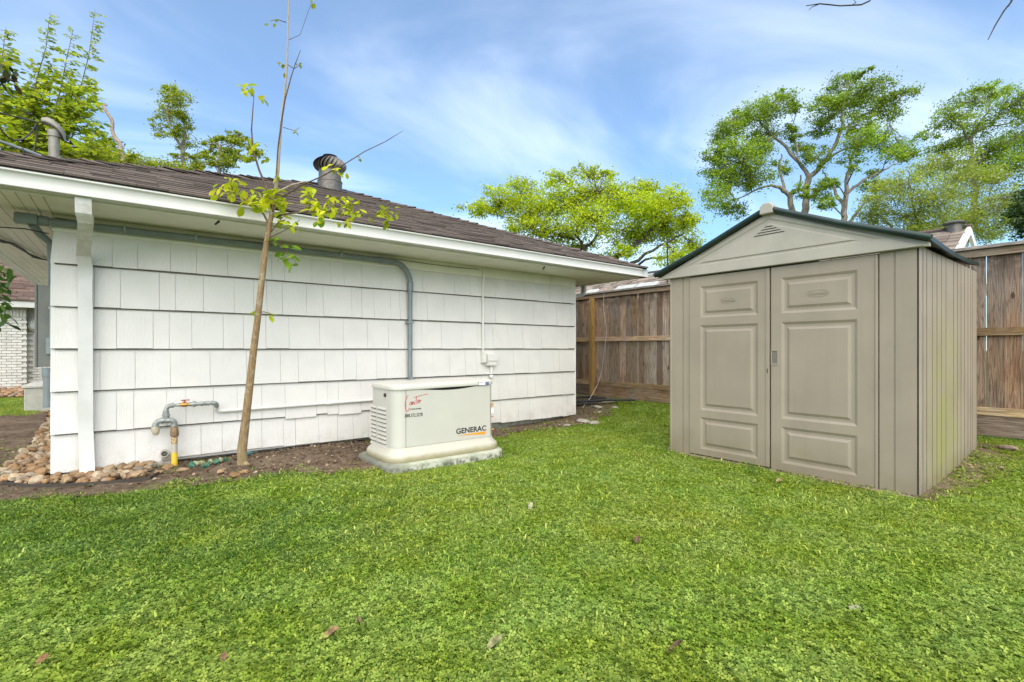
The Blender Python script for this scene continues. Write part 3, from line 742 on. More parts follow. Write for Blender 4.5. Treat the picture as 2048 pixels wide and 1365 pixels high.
# ------------------------------------------------------------------ gas pipe assembly
GYP = WY - .14
def gq(px, py, Y=GYP): return onY(px, py, Y)
ga = thing('gas_pipe', gq(340, 940), 'galvanised gas pipe assembly with yellow riser and brass valve in front of the wall', 'gas pipe')
b = gq(349, 942); zr = gq(350, 873).z
zt1, zt2 = gq(349, 888).z, gq(349, 905).z
m = MB(); m.tube([(b.x, b.y, -.08), (b.x, b.y, zt2)], .0265, 14); m.build('riser', YELLOW, ga, smooth=40)
m = MB(); m.tube([(b.x, b.y, zt2), (b.x, b.y, zt1)], .0258, 14); m.build('riser_sleeve', PALEPIPE, ga, smooth=40)
m = MB(); m.tube([(b.x, b.y, zt1), (b.x, b.y, zr)], .0262, 14); m.build('tape_wrap', TAPE, ga, smooth=40)
z1 = gq(350, 868).z; z2 = gq(350, 855).z
m = MB(); m.tube([(b.x, b.y, zr - .005), (b.x, b.y, zr + .012), (b.x, b.y, z1 + .02), (b.x, b.y, z2 - .005), (b.x, b.y, z2 + .01)], [.028, .037, .037, .030, .027], 12); m.build('union', RUST, ga, smooth=30)
ze = gq(350, 840).z; xt = gq(332, 840).x; xl = gq(316, 842).x
def elbow(p, d0, d1, rad, r, name, mat=GALV):
    p, d0, d1 = Vector(p), Vector(d0), Vector(d1); pts = [p - d0 * rad + (d0 * math.sin(a) + d1 * (1 - math.cos(a))) * rad for a in [i * math.pi / 2 / 7 for i in range(8)]]
    m = MB(); m.tube([pts[0] - d0 * .012] + pts + [pts[-1] + d1 * .012], r, 14)
    m.tube([pts[0] - d0 * .018, pts[0] + d0 * .002], r + .004, 14); m.tube([pts[-1] - d1 * .002, pts[-1] + d1 * .018], r + .004, 14)
    return m.build(name, mat, ga, smooth=40)
elbow((b.x, b.y, ze), (0, 0, 1), (-1, 0, 0), .045, .027, 'elbow')
m = MB(); m.tube([(xl + .02, b.y, ze), (b.x - .055, b.y, ze)], .0275, 14); m.tube([(xl + .03, b.y, ze), (xl + .045, b.y, ze)], .032, 14); m.tube([(b.x - .075, b.y, ze), (b.x - .06, b.y, ze)], .032, 14)
m.tube([(xt, b.y, ze), (xt, b.y, ze + .05)], .029, 14); m.build('tee', GALV, ga, smooth=40)
elbow((xl - .02, b.y, ze), (-1, 0, 0), (0, 0, -1), .045, .027, 'elbow')
zc0, zc1 = gq(318, 855).z, gq(318, 869).z
m = MB(); xc_ = xl - .02; m.tube([(xc_, b.y, zc0 + .01), (xc_, b.y, zc0 - .03), (xc_ + .004, b.y, zc1 + .01), (xc_ + .008, b.y, zc1 - .005)], [.034, .034, .028, .017], 14); m.build('drip_cap', TANCAP, ga, smooth=40)
zh = gq(350, 811).z; m = MB()
m.tube([(xt, b.y, ze + .045), (xt, b.y, ze + .06)], .034, 14); m.tube([(xt, b.y, ze + .06), (xt, b.y, ze + .085)], .0275, 14); m.tube([(xt, b.y, ze + .08), (xt, b.y, zh - .04)], .0195, 14); m.build('reducer', GALV, ga, smooth=40)
elbow((xt, b.y, zh), (0, 0, 1), (1, 0, 0), .045, .0205, 'elbow')
xv0, xv1 = gq(360, 811).x, gq(378, 811).x
m = MB(); m.tube([(xt + .06, b.y, zh), (gq(426, 811).x, b.y, zh)], .0145, 12); m.build('pipe', GALV, ga, smooth=40)
m = MB(); m.tube([(xv0 - .006, b.y, zh), (xv0 + .012, b.y, zh), (xv0 + .02, b.y, zh), (xv1 - .02, b.y, zh), (xv1 - .012, b.y, zh), (xv1 + .006, b.y, zh)], [.018, .018, .023, .023, .018, .018], 8); valve = m.build('valve', BRASS, ga, smooth=20)
xm = (xv0 + xv1) / 2; m = MB(); m.box(xm - .009, xm + .009, b.y - .009, b.y + .009, zh + .018, zh + .040); m.box(xm - .03, xm + .042, b.y - .014, b.y + .014, zh + .040, zh + .050); m.build('handle', REDH, valve, bevel=.003)
xu = gq(388.5, 811).x; m = MB(); m.tube([(xu - .04, b.y, zh), (xu - .012, b.y, zh), (xu - .011, b.y, zh), (xu + .011, b.y, zh), (xu + .012, b.y, zh), (xu + .04, b.y, zh)], [.020, .020, .030, .030, .020, .020], 8); m.build('union', GALV, ga, smooth=20)
xc0, xc1 = gq(401, 811).x, gq(419, 811).x; m = MB(); m.tube([(xc0, b.y, zh), (xc0 + .012, b.y, zh), (xc0 + .013, b.y, zh), (xc1 - .013, b.y, zh), (xc1 - .012, b.y, zh), (xc1, b.y, zh)], [.0245, .0245, .021, .021, .0245, .0245], 12); m.build('coupling', GALV, ga, smooth=25)
xe = gq(434, 811).x; PY = WY - .055; pz = .517
elbow((xe, b.y, zh), (1, 0, 0), (0, .62, -.785), .033, .0195, 'elbow')
m = MB(); m.tube([(xe + .004, b.y + .02, zh - .03), (xe + .004, PY - .01, pz + .02), (xe + .02, PY, pz + .004), (xe + .07, PY, pz)], .0195, 12); m.build('elbow', WHITEPIPE, ga, smooth=50)
m = MB(); m.tube([(xe + .05, PY, pz), (2.75, PY, pz + .012)], .0185, 12); m.build('supply_pipe', WHITEPIPE, ga, smooth=50)
m = MB(); m.tube([(1.86, PY, pz + .006), (1.92, PY, pz + .006)], .024, 12); m.build('coupling', WHITEPIPE, ga, smooth=50)
# drain stub
dp = gq(329, 908, WY - .10); dr = thing('drain_pipe', dp, 'short open drain pipe stub poking out low on the wall left of the yellow riser', 'drain pipe')
n = 16; rings = []
for (y, rad) in ((WY + .01, .034), (dp.y, .034), (dp.y, .026), (WY - .01, .026)): rings.append([(dp.x + math.cos(2 * math.pi * k / n) * rad, y, dp.z + math.sin(2 * math.pi * k / n) * rad) for k in range(n)])
m = MB(); m.loft(rings[:3], False, False); m.build('pipe', PALEPIPE, dr, smooth=40)
m = MB(); m.loft(rings[2:], False, True); m.build('inside', DARKGAP, dr, smooth=40)
m = MB(); q = gq(330, 930, WY - .05); m.box(q.x - .1, q.x + .1, WY - .06, WY - .02, -.04, .055); m.box(q.x - .03, q.x + .06, WY - .055, WY - .02, .055, .12); m.build('mortar_patch', GREYSTONE, dr, bevel=.01)

# ------------------------------------------------------------------ generator + pad
def rr(x0, x1, y0, y1, rad, n=6):
    pts = []
    for cx, cy, a0 in ((x1 - rad, y1 - rad, 0), (x0 + rad, y1 - rad, 90), (x0 + rad, y0 + rad, 180), (x1 - rad, y0 + rad, 270)):
        for i in range(n + 1):
            a = R(a0 + 90 * i / n); pts.append((cx + math.cos(a) * rad, cy + math.sin(a) * rad))
    return pts
GX0, GX1, GY0, GY1 = 2.055, 3.275, 4.50, 5.12
pad = MB(); pad.loft([[(x, y, z) for x, y in rr(GX0 - o_, GX1 - .045 + o_, GY0 - o_, GY1 + o_, .15, 8)] for o_, z in ((.125, -.12), (.125, .03), (.118, .042), (.105, .05))])
o = pad.build('generator_pad', PAD, None, (2.6, 4.8, 0), smooth=40); tag(o, 'mossy concrete pad under the beige generator', 'concrete pad')
gen = thing('generator', (2.64, 4.8, .05), 'beige standby generator with louvred end standing beside the white wall', 'generator')
m = MB(); m.loft([[(x, y, z) for x, y in rr(GX0 - o_, GX1 + o_, GY0 - o_, GY1 + o_, .11 + o_, 8)] for o_, z in ((.06, .051), (.066, .062), (.064, .10), (.05, .125), (.02, .150), (.008, .178), (.004, .185))]); m.build('base', GENB, gen, smooth=45)
m = MB(); m.loft([[(x, y, z) for x, y in rr(GX0 + .03, GX1 - .03, GY0 + .03, GY1 - .03, .09, 8)] for z in (.18, .765)]); m.build('core', DARKGAP, gen, smooth=45)
# lid
m = MB(); m.loft([[(x, y, z + (.012 * (x - GX0) / 1.2)) for x, y in rr(GX0 - o_, GX1 + o_, GY0 - o_, GY1 + o_, max(.05, .11 + o_), 8)] for o_, z in ((.004, .757), (.012, .757), (.014, .763), (.009, .796), (-.001, .806), (-.03, .812), (-.09, .815))]); m.build('lid', GEN, gen, smooth=45)
# shells
path = rr(GX0, GX1, GY0, GY1, .11, 8)
XS0, XS1 = GX0 + .125, GX1 - .075
def shell(pts, z0, z1, th=.014):
    m = MB(); n = len(pts); c = Vector((2.64, 4.81, 0)); rings = []
    inn = []
    for i, p in enumerate(pts):
        a, b_ = Vector((*pts[max(i - 1, 0)], 0)), Vector((*pts[min(i + 1, n - 1)], 0)); t = (b_ - a).normalized(); nrm = Vector((-t.y, t.x, 0))
        if nrm.dot(c - Vector((*p, 0))) < 0: nrm = -nrm
        inn.append((p[0] + nrm.x * th, p[1] + nrm.y * th))
    for i in range(n):
        rings.append([(*pts[i], z0), (*pts[i], z1), (*inn[i], z1), (*inn[i], z0)])
    m.loft(rings); return m
left = [(XS0 - .003, GY1)] + [p for p in path[9:27]] + [(XS0 - .003, GY0)]
shell(left, .187, .757).build('end_panel', GEN, gen, smooth=40)
right = [(XS1 + .003, GY0)] + [p for p in path[27:36]] + [p for p in path[0:9]] + [(XS0 + .003, GY1)]
shell(right, .187, .757).build('end_panel', GEN, gen, smooth=40)
# front panel with a dipped top edge
m = MB(); n = 26; xa, xb = XS0 + .002, XS1 - .002; topz = []
for i in range(n + 1):
    t = i / n; d = .0; 
    if .12 < t < .9: d = .026 * math.sin(math.pi * (t - .12) / .78) ** 1.3
    topz.append(.757 - .002 - d + .010 * t)
v = []
for y in (GY0 - .003, GY0 + .012):
    for i in range(n + 1): v += [(xa + (xb - xa) * i / n, y, .188), (xa + (xb - xa) * i / n, y + (.012 if False else 0), topz[i])]
f = []
q = 2 * (n + 1)
for i in range(n):
    f += [(2 * i, 2 * i + 2, 2 * i + 3, 2 * i + 1), (q + 2 * i, q + 2 * i + 1, q + 2 * i + 3, q + 2 * i + 2), (2 * i + 1, 2 * i + 3, q + 2 * i + 3, q + 2 * i + 1), (2 * i, q + 2 * i, q + 2 * i + 2, 2 * i + 2)]
f += [(0, 1, q + 1, q), (2 * n, q + 2 * n, q + 2 * n + 1, 2 * n + 1)]
m.add(v, f); m.build('front_panel', GEN, gen, smooth=30)
# louvres on the left end
for (ya, yb) in ((4.935, 5.075), (4.69, 4.905)):
    for k in range(10):
        zt_ = .565 - k * .0425; xs_ = GX0
        m = MB(); m.box(xs_ - .0015, xs_ + .004, ya, yb, zt_ - .030, zt_ - .018); m.build('louvre_slot', SLOT, gen)
        m = MB(); m.prism([(xs_ + .002, ya, zt_ + .010), (xs_ - .013, ya, zt_ - .012), (xs_ - .013, ya, zt_ - .018), (xs_ + .002, ya, zt_ - .018)], (0, yb - ya, 0)); m.build('louvre', GEN, gen)
q = onX(766, 788, GX0); m = MB(); m.tube([(GX0 - .012, q.y - .06, .70), (GX0 + .01, q.y - .06, .70)], .02, 14); m.build('latch', INK, gen, smooth=40)

FNT = None
def text_mesh(s, size, bold=0.0, xs=1.0, shear=0.0, sp=1.0):
    cu = bpy.data.curves.new('t', 'FONT'); cu.body = s; cu.size = size; cu.offset = bold; cu.shear = shear; cu.space_character = sp; cu.resolution_u = 3; cu.extrude = 0.0004
    o = bpy.data.objects.new('t', cu); COL.objects.link(o); dg = bpy.context.evaluated_depsgraph_get(); dg.update()
    me = bpy.data.meshes.new_from_object(o.evaluated_get(dg)); COL.objects.unlink(o); bpy.data.objects.remove(o)
    co_ = np.empty(len(me.vertices) * 3, dtype=np.float32); me.vertices.foreach_get('co', co_); co_ = co_.reshape(-1, 3); co_[:, 0] *= xs
    me.vertices.foreach_set('co', co_.reshape(-1)); me.update(); return me
def put_text(s, px, py, pxe, size, mat, par, name, bold=0.0, Y=GY0 - .0045, rx=90, **k):
    me = text_mesh(s, size, bold, **k); xs_ = [v.co.x for v in me.vertices]; w = max(xs_) - min(xs_)
    p, e = onY(px, py, Y), onY(pxe, py, Y); me.materials.clear(); me.materials.append(mat)
    return inst(name, me, par, p, (R(rx), 0, 0), ((e.x - p.x) / w, 1, 1))
o = put_text('GENERAC', 912, 868.5, 972, .079, INK, gen, 'lettering', .0018)
zg = o.location.z + .05
put_text('888.372.3278', 810, 835.5, 845, .047, INK, gen, 'lettering', .0004)
put_text('POWER SYSTEMS', 820, 820.5, 842, .019, INK, gen, 'lettering', .0003)
YP = GY0 - .0040
m = MB(); pz_ = [onY(914, 872.5, YP), onY(971, 871.5, YP), onY(971.5, 863.0, YP)]
m.prism([(pz_[0].x, YP, .243), (pz_[1].x, YP, .217), (pz_[1].x, YP, .250), (pz_[0].x + (pz_[1].x - pz_[0].x) * .5, YP, .2475)], (0, -.0008, 0)); m.build('emblem_stripe', ORANGE, gen)
def stroke(pts, w0, m):
    P3 = [onY(690 + x / 5.69, 720 + y / 5.69, YP) for x, y in pts]; P4 = []
    for i in range(len(P3) - 1):
        p0, p1, p2, p3 = P3[max(i - 1, 0)], P3[i], P3[i + 1], P3[min(i + 2, len(P3) - 1)]
        for k in range(4):
            t = k / 4; P4.append(.5 * ((2 * p1) + (p2 - p0) * t + (2 * p0 - 5 * p1 + 4 * p2 - p3) * t * t + (3 * p1 - p0 - 3 * p2 + p3) * t ** 3))
    P4.append(P3[-1]); L, Rr = [], []
    for i, p in enumerate(P4):
        t = (P4[min(i + 1, len(P4) - 1)] - P4[max(i - 1, 0)]); t = t.normalized() if t.length else Vector((1, 0, 0)); nn = Vector((-t.z, 0, t.x)); w = w0 * (.75 + .4 * abs(t.z))
        L.append(p + nn * w); Rr.append(p - nn * w)
    v = [q_ + Vector((0, -.0005, 0)) for ab in zip(L, Rr) for q_ in ab]
    m.add(v, [(2 * i, 2 * i + 1, 2 * i + 3, 2 * i + 2) for i in range(len(P4) - 1)])
m = MB()
for s_ in ([(722, 412), (712, 412), (696, 450), (688, 505), (692, 555), (708, 588), (726, 572), (730, 545)], [(756, 478), (742, 482), (735, 505), (745, 515), (757, 495), (760, 476), (758, 500), (766, 512)], [(766, 512), (772, 478), (770, 505), (784, 474), (788, 490), (790, 508), (800, 500)],
           [(815, 418), (810, 460), (808, 495), (818, 500)], [(782, 432), (850, 410), (945, 387)], [(824, 480), (842, 472), (838, 456), (826, 468), (828, 490), (842, 490), (850, 482)], [(850, 488), (853, 456), (856, 470), (866, 458)]):
    stroke(s_, .0030, m)
m.build('lettering', RED, gen)
# badge and stickers
q0, q1 = onY(957, 770, GY0 - .013), onY(977, 763, GY0 - .013)
m = MB(); m.box(q0.x, q1.x - .045, GY0 - .0165, GY0 - .012, .768, .796); m.build('badge', WHITEP, gen); m = MB(); m.box(q1.x - .045, q1.x, GY0 - .0168, GY0 - .012, .768, .796); m.build('badge', BLUEP, gen)
m = MB(); m.box(q0.x - .004, q1.x + .004, GY0 - .0155, GY0 - .011, .764, .80); m.build('badge_frame', BLUEP, gen)
for (z, mt, hh) in ((.545, ORANGE, .012), (.532, INK, .008), (.515, ORANGE, .010), (.40, RED, .008), (.255, ORANGE, .009), (.445, WHITEP, .05)):
    m = MB(); m.box(XS1 + .02, XS1 + .052, GY0 - .0006, GY0 + .002, z, z + hh); m.build('sticker', mt, gen)
# hoses behind the generator
hs = thing('flex_hose', (3.45, 5.6, 0), 'grey flexible hoses looping from the wall behind the generator', 'hose')
m = MB(); m.tube([(3.20, 5.15, .25), (3.33, 5.4, .22), (3.5, 5.65, .26), (3.62, 5.82, .27), (3.66, 5.86, .2), (3.66, 5.87, .08)], .022, 10); m.build('hose', CONDUIT, hs, smooth=50)
m = MB(); m.tube([(3.22, 5.18, .15), (3.36, 5.45, .17), (3.5, 5.7, .2), (3.56, 5.80, .16)], .017, 10); m.build('hose', CABLE, hs, smooth=50)
m = MB(); m.tube([(3.24, 5.2, .10), (3.4, 5.5, .08), (3.5, 5.6, .05)], .02, 10); m.build('hose', CABLE, hs, smooth=50)

# ------------------------------------------------------------------ SHED
SX, SY0, SY1, SXB = 4.87, 1.073, 3.298, 7.02
SZ, SYC = 1.957, 2.19
shed = thing('storage_shed', (SX, SYC, 0), 'taupe plastic storage shed with double panelled doors and green gable roof', 'shed')
def bz(x): return gz(x, 0) - .03
# front corner walls
def front_panel_wall(ya, yb, groove, name):
    m = MB(); m.box(SX, SX + .05, ya, groove - .006, -.03, SZ - .002); m.box(SX + .008, SX + .05, groove - .006, groove + .006, -.03, SZ - .002); m.box(SX, SX + .05, groove + .006, yb, -.03, SZ - .002)
    return m.build(name, RESIN, shed)
front_panel_wall(3.064, SY1 - .014, 3.142, 'front_wall'); front_panel_wall(SY0 + .014, 1.330, 1.228, 'front_wall')
m = MB(); m.box(SX - .006, SX + .05, SY1 - .013, SY1 + .012, -.03, SZ); m.build('corner_post', RESIN, shed, bevel=.005)
m = MB(); m.box(SX + .012, SX + .05, SY0 + .004, SY0 + .014, -.03, SZ); m.build('corner_gap', DARKLINE, shed)
m = MB(); m.box(SX + .004, SX + .044, SY0 - .006, SY0 + .003, -.03, SZ); m.build('corner_post', RESINS, shed, bevel=.002)
m = MB(); m.box(SX + .03, SX + .045, 1.33, 3.064, .0, SZ - .003); m.build('door_backing', DARKGAP, shed)
m = MB(); m.box(SX - .075, SX + .05, SY0 + .0, 3.2, -.06, .018); m.build('threshold', RESIN, shed, bevel=.006)
# doors
def panel_door(ya, yb, z0, z1, pa, pb, panels, name):
    m = MB(); xf = SX - .012
    def fq(y0, y1, za, zb, d=0): m.add([(xf + d, y0, za), (xf + d, y1, za), (xf + d, y1, zb), (xf + d, y0, zb)], [(0, 1, 2, 3)])
    fq(ya, pa, z0, z1); fq(pb, yb, z0, z1); zc = z0
    for (p0, p1) in panels:
        fq(pa, pb, zc, p0); zc = p1
        rings = []
        for ins, d in ((0, 0), (.024, .013), (.047, .013), (.071, .001)):
            rings.append([(xf + d, pa + ins, p0 + ins), (xf + d, pb - ins, p0 + ins), (xf + d, pb - ins, p1 - ins), (xf + d, pa + ins, p1 - ins)])
        m.loft(rings, False, True)
    fq(pa, pb, zc, z1)
    m.loft([[(x, ya, z0), (x, yb, z0), (x, yb, z1), (x, ya, z1)] for x in (xf, xf + .035)], False, True)
    bmv = m.build(name, RESIN, shed); return bmv
PANELS = [(.093, .433), (.51, 1.418), (1.50, 1.835)]
dl = panel_door(2.202, 3.055, .03, 1.943, 2.315, 2.926, PANELS, 'door')
dr_ = panel_door(1.338, 2.188, .005, 1.943, 1.481, 2.094, PANELS, 'door')
m = MB(); m.box(SX - .020, SX - .012, 2.205, 2.238, .03, 1.943); m.build('astragal', RESIN, dl, bevel=.003)
m = MB(); m.box(SX - .02, SX - .011, 1.338, 1.356, .005, 1.943); m.build('edge_trim', RESIN, dr_, bevel=.003)
hz0, hz1 = onX(1550, 729, SX).z, onX(1550, 702, SX).z
m = MB(); ya_, yb_ = 2.130, 2.183
rings = [[(SX - .0125 + d, ya_ + i_, hz0 + i_), (SX - .0125 + d, yb_ - i_, hz0 + i_), (SX - .0125 + d, yb_ - i_, hz1 - i_), (SX - .0125 + d, ya_ + i_, hz1 - i_)] for i_, d in ((-.005, 0), (-.005, -.006), (.001, -.006), (.003, -.0005))]
m.loft(rings, False, False); m.build('handle', RESIN, dr_)
m = MB(); m.box(SX - .0131, SX - .0126, ya_ + .002, yb_ - .002, hz0 + .01, hz1 - .002); m.build('handle_recess', plain('recess_shade', (.16, .145, .125)), dr_)
q = onX(1541, 742, SX); m = MB(); m.box(SX - .0212, SX - .0202, 2.2165, 2.2245, q.z - .022, q.z + .02); m.build('keyhole', INK, dl)
# embossed oval emblem with lettering
def emblem(yc, zc, w, hgt, par):
    m = MB(); n = 36; prof = []
    for k in range(n):
        a = 2 * math.pi * k / n; c_ = (math.cos(a), math.sin(a)); prof.append([(SX - .0125 - d, yc - c_[0] * (w / 2 + e), zc + c_[1] * (hgt / 2 + e)) for e, d in ((.003, -.001), (.0015, .0015), (-.0015, .0015), (-.003, -.001))])
    prof.append(prof[0]); m.loft(prof, False, False, closed=False); m.build('emblem', RESIN, par, smooth=60)
    me = text_mesh('Rubbermaid', hgt * .62, .0008); xs_ = [v.co.x for v in me.vertices]; wd = max(xs_) - min(xs_); me.materials.clear(); me.materials.append(RESIN)
    inst('emblem_lettering', me, par, (SX - .0135, yc + w * .40, zc - hgt * .2), (R(90), 0, R(-90)), (w * .8 / wd, 1, 4))
zE = 1.665
emblem(2.62, zE, .165, .055, dl); emblem(1.785, zE, .185, .06, dr_)
# side walls with grooves
edges = [1846, 1853.5, 1865, 1874, 1883, 1892, 1907, 1915, 1922, 1929, 1936, 1941.5, 1945]
gx = [SY0 * tdir(p)[0] / tdir(p)[1] for p in edges]; gx = [SX + .05] + [g_ for g_ in gx if SX + .06 < g_ < SXB - .05] + [SXB]
for i in range(len(gx) - 1):
    m = MB(); a_, b_ = gx[i] + .010, gx[i + 1] - .010; z_ = bz((a_ + b_) / 2)
    m.box(a_, b_, SY0, SY0 + .03, z_, SZ + .02); m.build('side_panel', RESINS, shed)
m = MB(); m.box(SX + .05, SXB, SY0 + .0015, SY0 + .028, .0, SZ + .02); m.build('side_backing', plain('groove_shade', (.055, .047, .035)), shed)  # dark backing colour stands in for the shade inside the side grooves
m = MB(); m.box(SX + .05, SXB, SY1 - .03, SY1, -.03, SZ + .02); m.build('side_wall', RESINS, shed)
m = MB(); m.box(SXB, SXB + .03, SY0, SY1, -.03, SZ + .02); m.build('back_wall', RESIN, shed)
m = MB(); m.box(SX - .02, SXB + .04, SY0 - .02, SY1 + .02, -.08, -.005); m.build('floor_base', RESIN, shed)
# gable front: raised triangle with recessed trims
GF = SX - .045; EYL, EYR, EZL = 3.41, .985, 1.985; APZ = 2.475
def gpt(y, z, d=0): return (GF + d, y, z)
m = MB(); base_tri = [(EYL - .02, SZ), (EYR + .02, SZ), (EYR + .02, EZL), (SYC, APZ), (EYL - .02, EZL)]
m.prism([gpt(y, z) for y, z in base_tri], (.06, 0, 0)); 
gab = m.build('gable_panel', GABLE, shed)
def shrink(tri, s):
    cx_, cy_ = sum(p[0] for p in tri) / 3, sum(p[1] for p in tri) / 3
    return [(cx_ + (p[0] - cx_) * s, cy_ + (p[1] - cy_) * s) for p in tri]
T0 = [(3.05, 2.063), (1.33, 2.063), (SYC, 2.40)]
# frame proud, inner field recessed then raised (built as proud frame ring + raised field)
def ring(ta, tb, xa_, xb_, m):
    a_ = [gpt(y, z, xa_) for y, z in ta]; b_ = [gpt(y, z, xb_) for y, z in tb]
    m.loft([a_, b_], False, False)
out_ = [(EYL - .06, SZ + .004), (EYR + .06, SZ + .004), (SYC, APZ - .012)]
m = MB(); ring(out_, shrink(T0, 1.06), -.010, -.010, m); ring(shrink(T0, 1.06), shrink(T0, .99), -.010, -.001, m); ring(out_, shrink(out_, 1.02), -.010, .004, m)
ring(shrink(T0, .99), shrink(T0, .86), -.0012, -.0012, m); ring(shrink(T0, .86), shrink(T0, .78), -.0012, -.012, m)
t_ = shrink(T0, .78); m.add([gpt(y, z, -.012) for y, z in t_], [(0, 1, 2)])
m.build('gable_trim', GABLE, shed)
# vent slots
for k in range(4):
    zt_ = 2.255 + k * .024; hw = .15 * (1 - k / 4.4)
    m = MB(); m.prism([gpt(SYC + hw, zt_, -.0128), gpt(SYC - hw, zt_, -.0128), gpt(SYC - hw + .02, zt_ + .010, -.0128), gpt(SYC + hw - .02, zt_ + .010, -.0128)], (.0006, 0, 0)); m.build('vent_slot', DARKGAP, gab)
# roof panels, slightly sagging along the right eave
def roof_panel(ey, sgn, name):
    m = MB(); nu, nv = 24, 16; th = .038
    top = []; 
    for i in range(nu + 1):
        x = SX - .085 + (SXB + .12 - SX + .085) * i / nu; fr = i / nu
        row = []
        for j in range(nv + 1):
            t = j / nv; e_y = ey + (.085 * fr if sgn < 0 else 0)
            y = SYC + (e_y - SYC) * t; z = APZ + .045 + (EZL - .0 - APZ) * t ** 1.0
            z += -.03 * math.sin(fr * math.pi) * t * (1 if sgn < 0 else .4) + (.055 * fr * t if sgn < 0 else .02 * fr * t)
            z += .010 * math.cos(fr * 24) * (t < .98)
            z -= .018 * math.sin(t * math.pi)  # profile slightly dished
            row.append((x, y, z))
        top.append(row)
    v = [p for row in top for p in row]; n0 = len(v); v += [(x, y, z - th) for x, y, z in v]; f = []
    W = nv + 1
    for i in range(nu):
        for j in range(nv): a = i * W + j; f += [(a, a + 1, a + W + 1, a + W), (n0 + a, n0 + a + W, n0 + a + W + 1, n0 + a + 1)]
    for i in range(nu): a = i * W + nv; f.append((a, a + W, n0 + a + W, n0 + a)); a = i * W; f.append((a, n0 + a, n0 + a + W, a + W))
    for j in range(nv): a = j; f.append((a, n0 + a, n0 + a + 1, a + 1)); a = nu * W + j; f.append((a, a + 1, n0 + a + 1, n0 + a))
    m.add(v, f); return m.build(name, GREENR, shed, smooth=50)
roof_panel(EYL + .04, 1, 'roof_panel'); roof_panel(EYR - .0, -1, 'roof_panel')
# rolled front edge
for (ye, dz) in ((EYL + .045, 0), (EYR - .005, 0)):
    m = MB(); m.tube([(SX - .088, SYC, APZ + .026), (SX - .088, (SYC + ye) / 2, (APZ + EZL) / 2 + .008), (SX - .088, ye, EZL + .024)], .026, 10); m.build('roof_edge', GREENR, shed, smooth=50)
m = MB(); m.prism([(SX - .115, SYC + .062, APZ - .03), (SX - .115, SYC - .062, APZ - .03), (SX - .115, SYC - .062, APZ + .04), (SX - .115, SYC - .03, APZ + .072), (SX - .115, SYC + .03, APZ + .072), (SX - .115, SYC + .062, APZ + .04)], (.09, 0, 0)); m.build('ridge_cap', GABLE, shed, bevel=.006)
m = MB(); m.prism([(SX - .03, SYC + .07, APZ + .03), (SX - .03, SYC - .07, APZ + .03), (SX - .03, SYC, APZ + .068)], (SXB - SX + .14, 0, 0)); m.build('ridge_cap', GREENR, shed)

# ------------------------------------------------------------------ FENCE
FXP = 7.66; FY0, FY1 = -2.6, 8.9
fence = thing('wooden_fence', (FXP, 3, 0), 'weathered cedar privacy fence with cap board and amber posts', 'fence')
FB, FM, FTOP = .185, 1.36, 2.30
meshes = []
for k in range(6):
    m = MB(); w = .140; m.box(-.009, .009, -w / 2, w / 2, 0, FTOP - .42)
    o = m.build('picket', PICKET, None, (0, 0, 0), bevel=.003); COL.objects.unlink(o); meshes.append(o.data); bpy.data.objects.remove(o)
r = random.Random(9); y = FY0
while y < FY1:
    w = r.choice([.92, 1, 1, 1, 1.03]); gap = r.choice([.001, .002, .003, .006, .011])
    inst('picket', r.choice(meshes), fence, (FXP + .045 + r.uniform(-.004, .004), y + .07 * w, .42), (0, 0, r.uniform(-.02, .02)), (1, w, 1)); y += .140 * w + gap
bays = [FY0, -1.35 + .0, 1.05, 3.5, 5.0, 7.06, FY1]
posts = [-1.35, 1.85, 4.45, 7.06]
segs = [FY0] + posts + [FY1]
for i in range(len(segs) - 1):
    a_, b_ = segs[i] + .047, segs[i + 1] - .047
    for zc_ in (FM, ):
        m = MB(); m.box(FXP - .004, FXP + .034, a_, b_, zc_ - .045, zc_ + .045); m.build('rail', RAILW, fence, (FXP, (a_ + b_) / 2, zc_), bevel=.003)
    m = MB(); m.box(FXP - .004, FXP + .034, a_, b_, .415, .505); m.build('rail', RAILW, fence, (FXP, (a_ + b_) / 2, .46), bevel=.003)
    m = MB(); m.box(FXP + .006, FXP + .044, a_, b_, FB, .414); m.build('kickboard', KICKW, fence, (FXP, (a_ + b_) / 2, .3), bevel=.003)
    m = MB(); m.box(FXP - .004, FXP + .034, segs[i], segs[i + 1] - .004, FTOP - .085, FTOP); m.build('rail', RAILW, fence, (FXP, (a_ + b_) / 2, 2.25), bevel=.003)
    m = MB(); m.box(FXP - .045, FXP + .095, segs[i], segs[i + 1] - .004, FTOP + .001, FTOP + .038); m.build('cap_board', CAPW, fence, (FXP, (a_ + b_) / 2, FTOP), bevel=.004)
for yp in posts:
    m = MB(); m.box(FXP - .065, FXP + .025, yp - .045, yp + .045, -.05, FTOP - .087 if False else FTOP - .086); m.build('post', POSTW, fence, (FXP, yp, 1), bevel=.004)
# loose pale wire hanging on the fence and running to the house corner
pts = [onX(1212, 575, FXP - .02), onX(1208, 590, FXP - .04), onX(1207, 620, FXP - .04), onX(1214, 660, FXP - .05), onX(1209, 700, FXP - .08), onX(1203, 745, FXP - .10), onX(1195, 770, FXP - .15)]
pts += [P(1180, 797, 9.3), P(1160, 822, 8.9), P(1147, 833, 8.5), P(1139, 845, 8.0)]
m = MB(); m.tube(pts, .0038, 6); tag(m.build('loose_wire', WIREW, None, pts[0], smooth=60), 'pale loose wire hanging from the fence cap down to the house corner', 'wire')
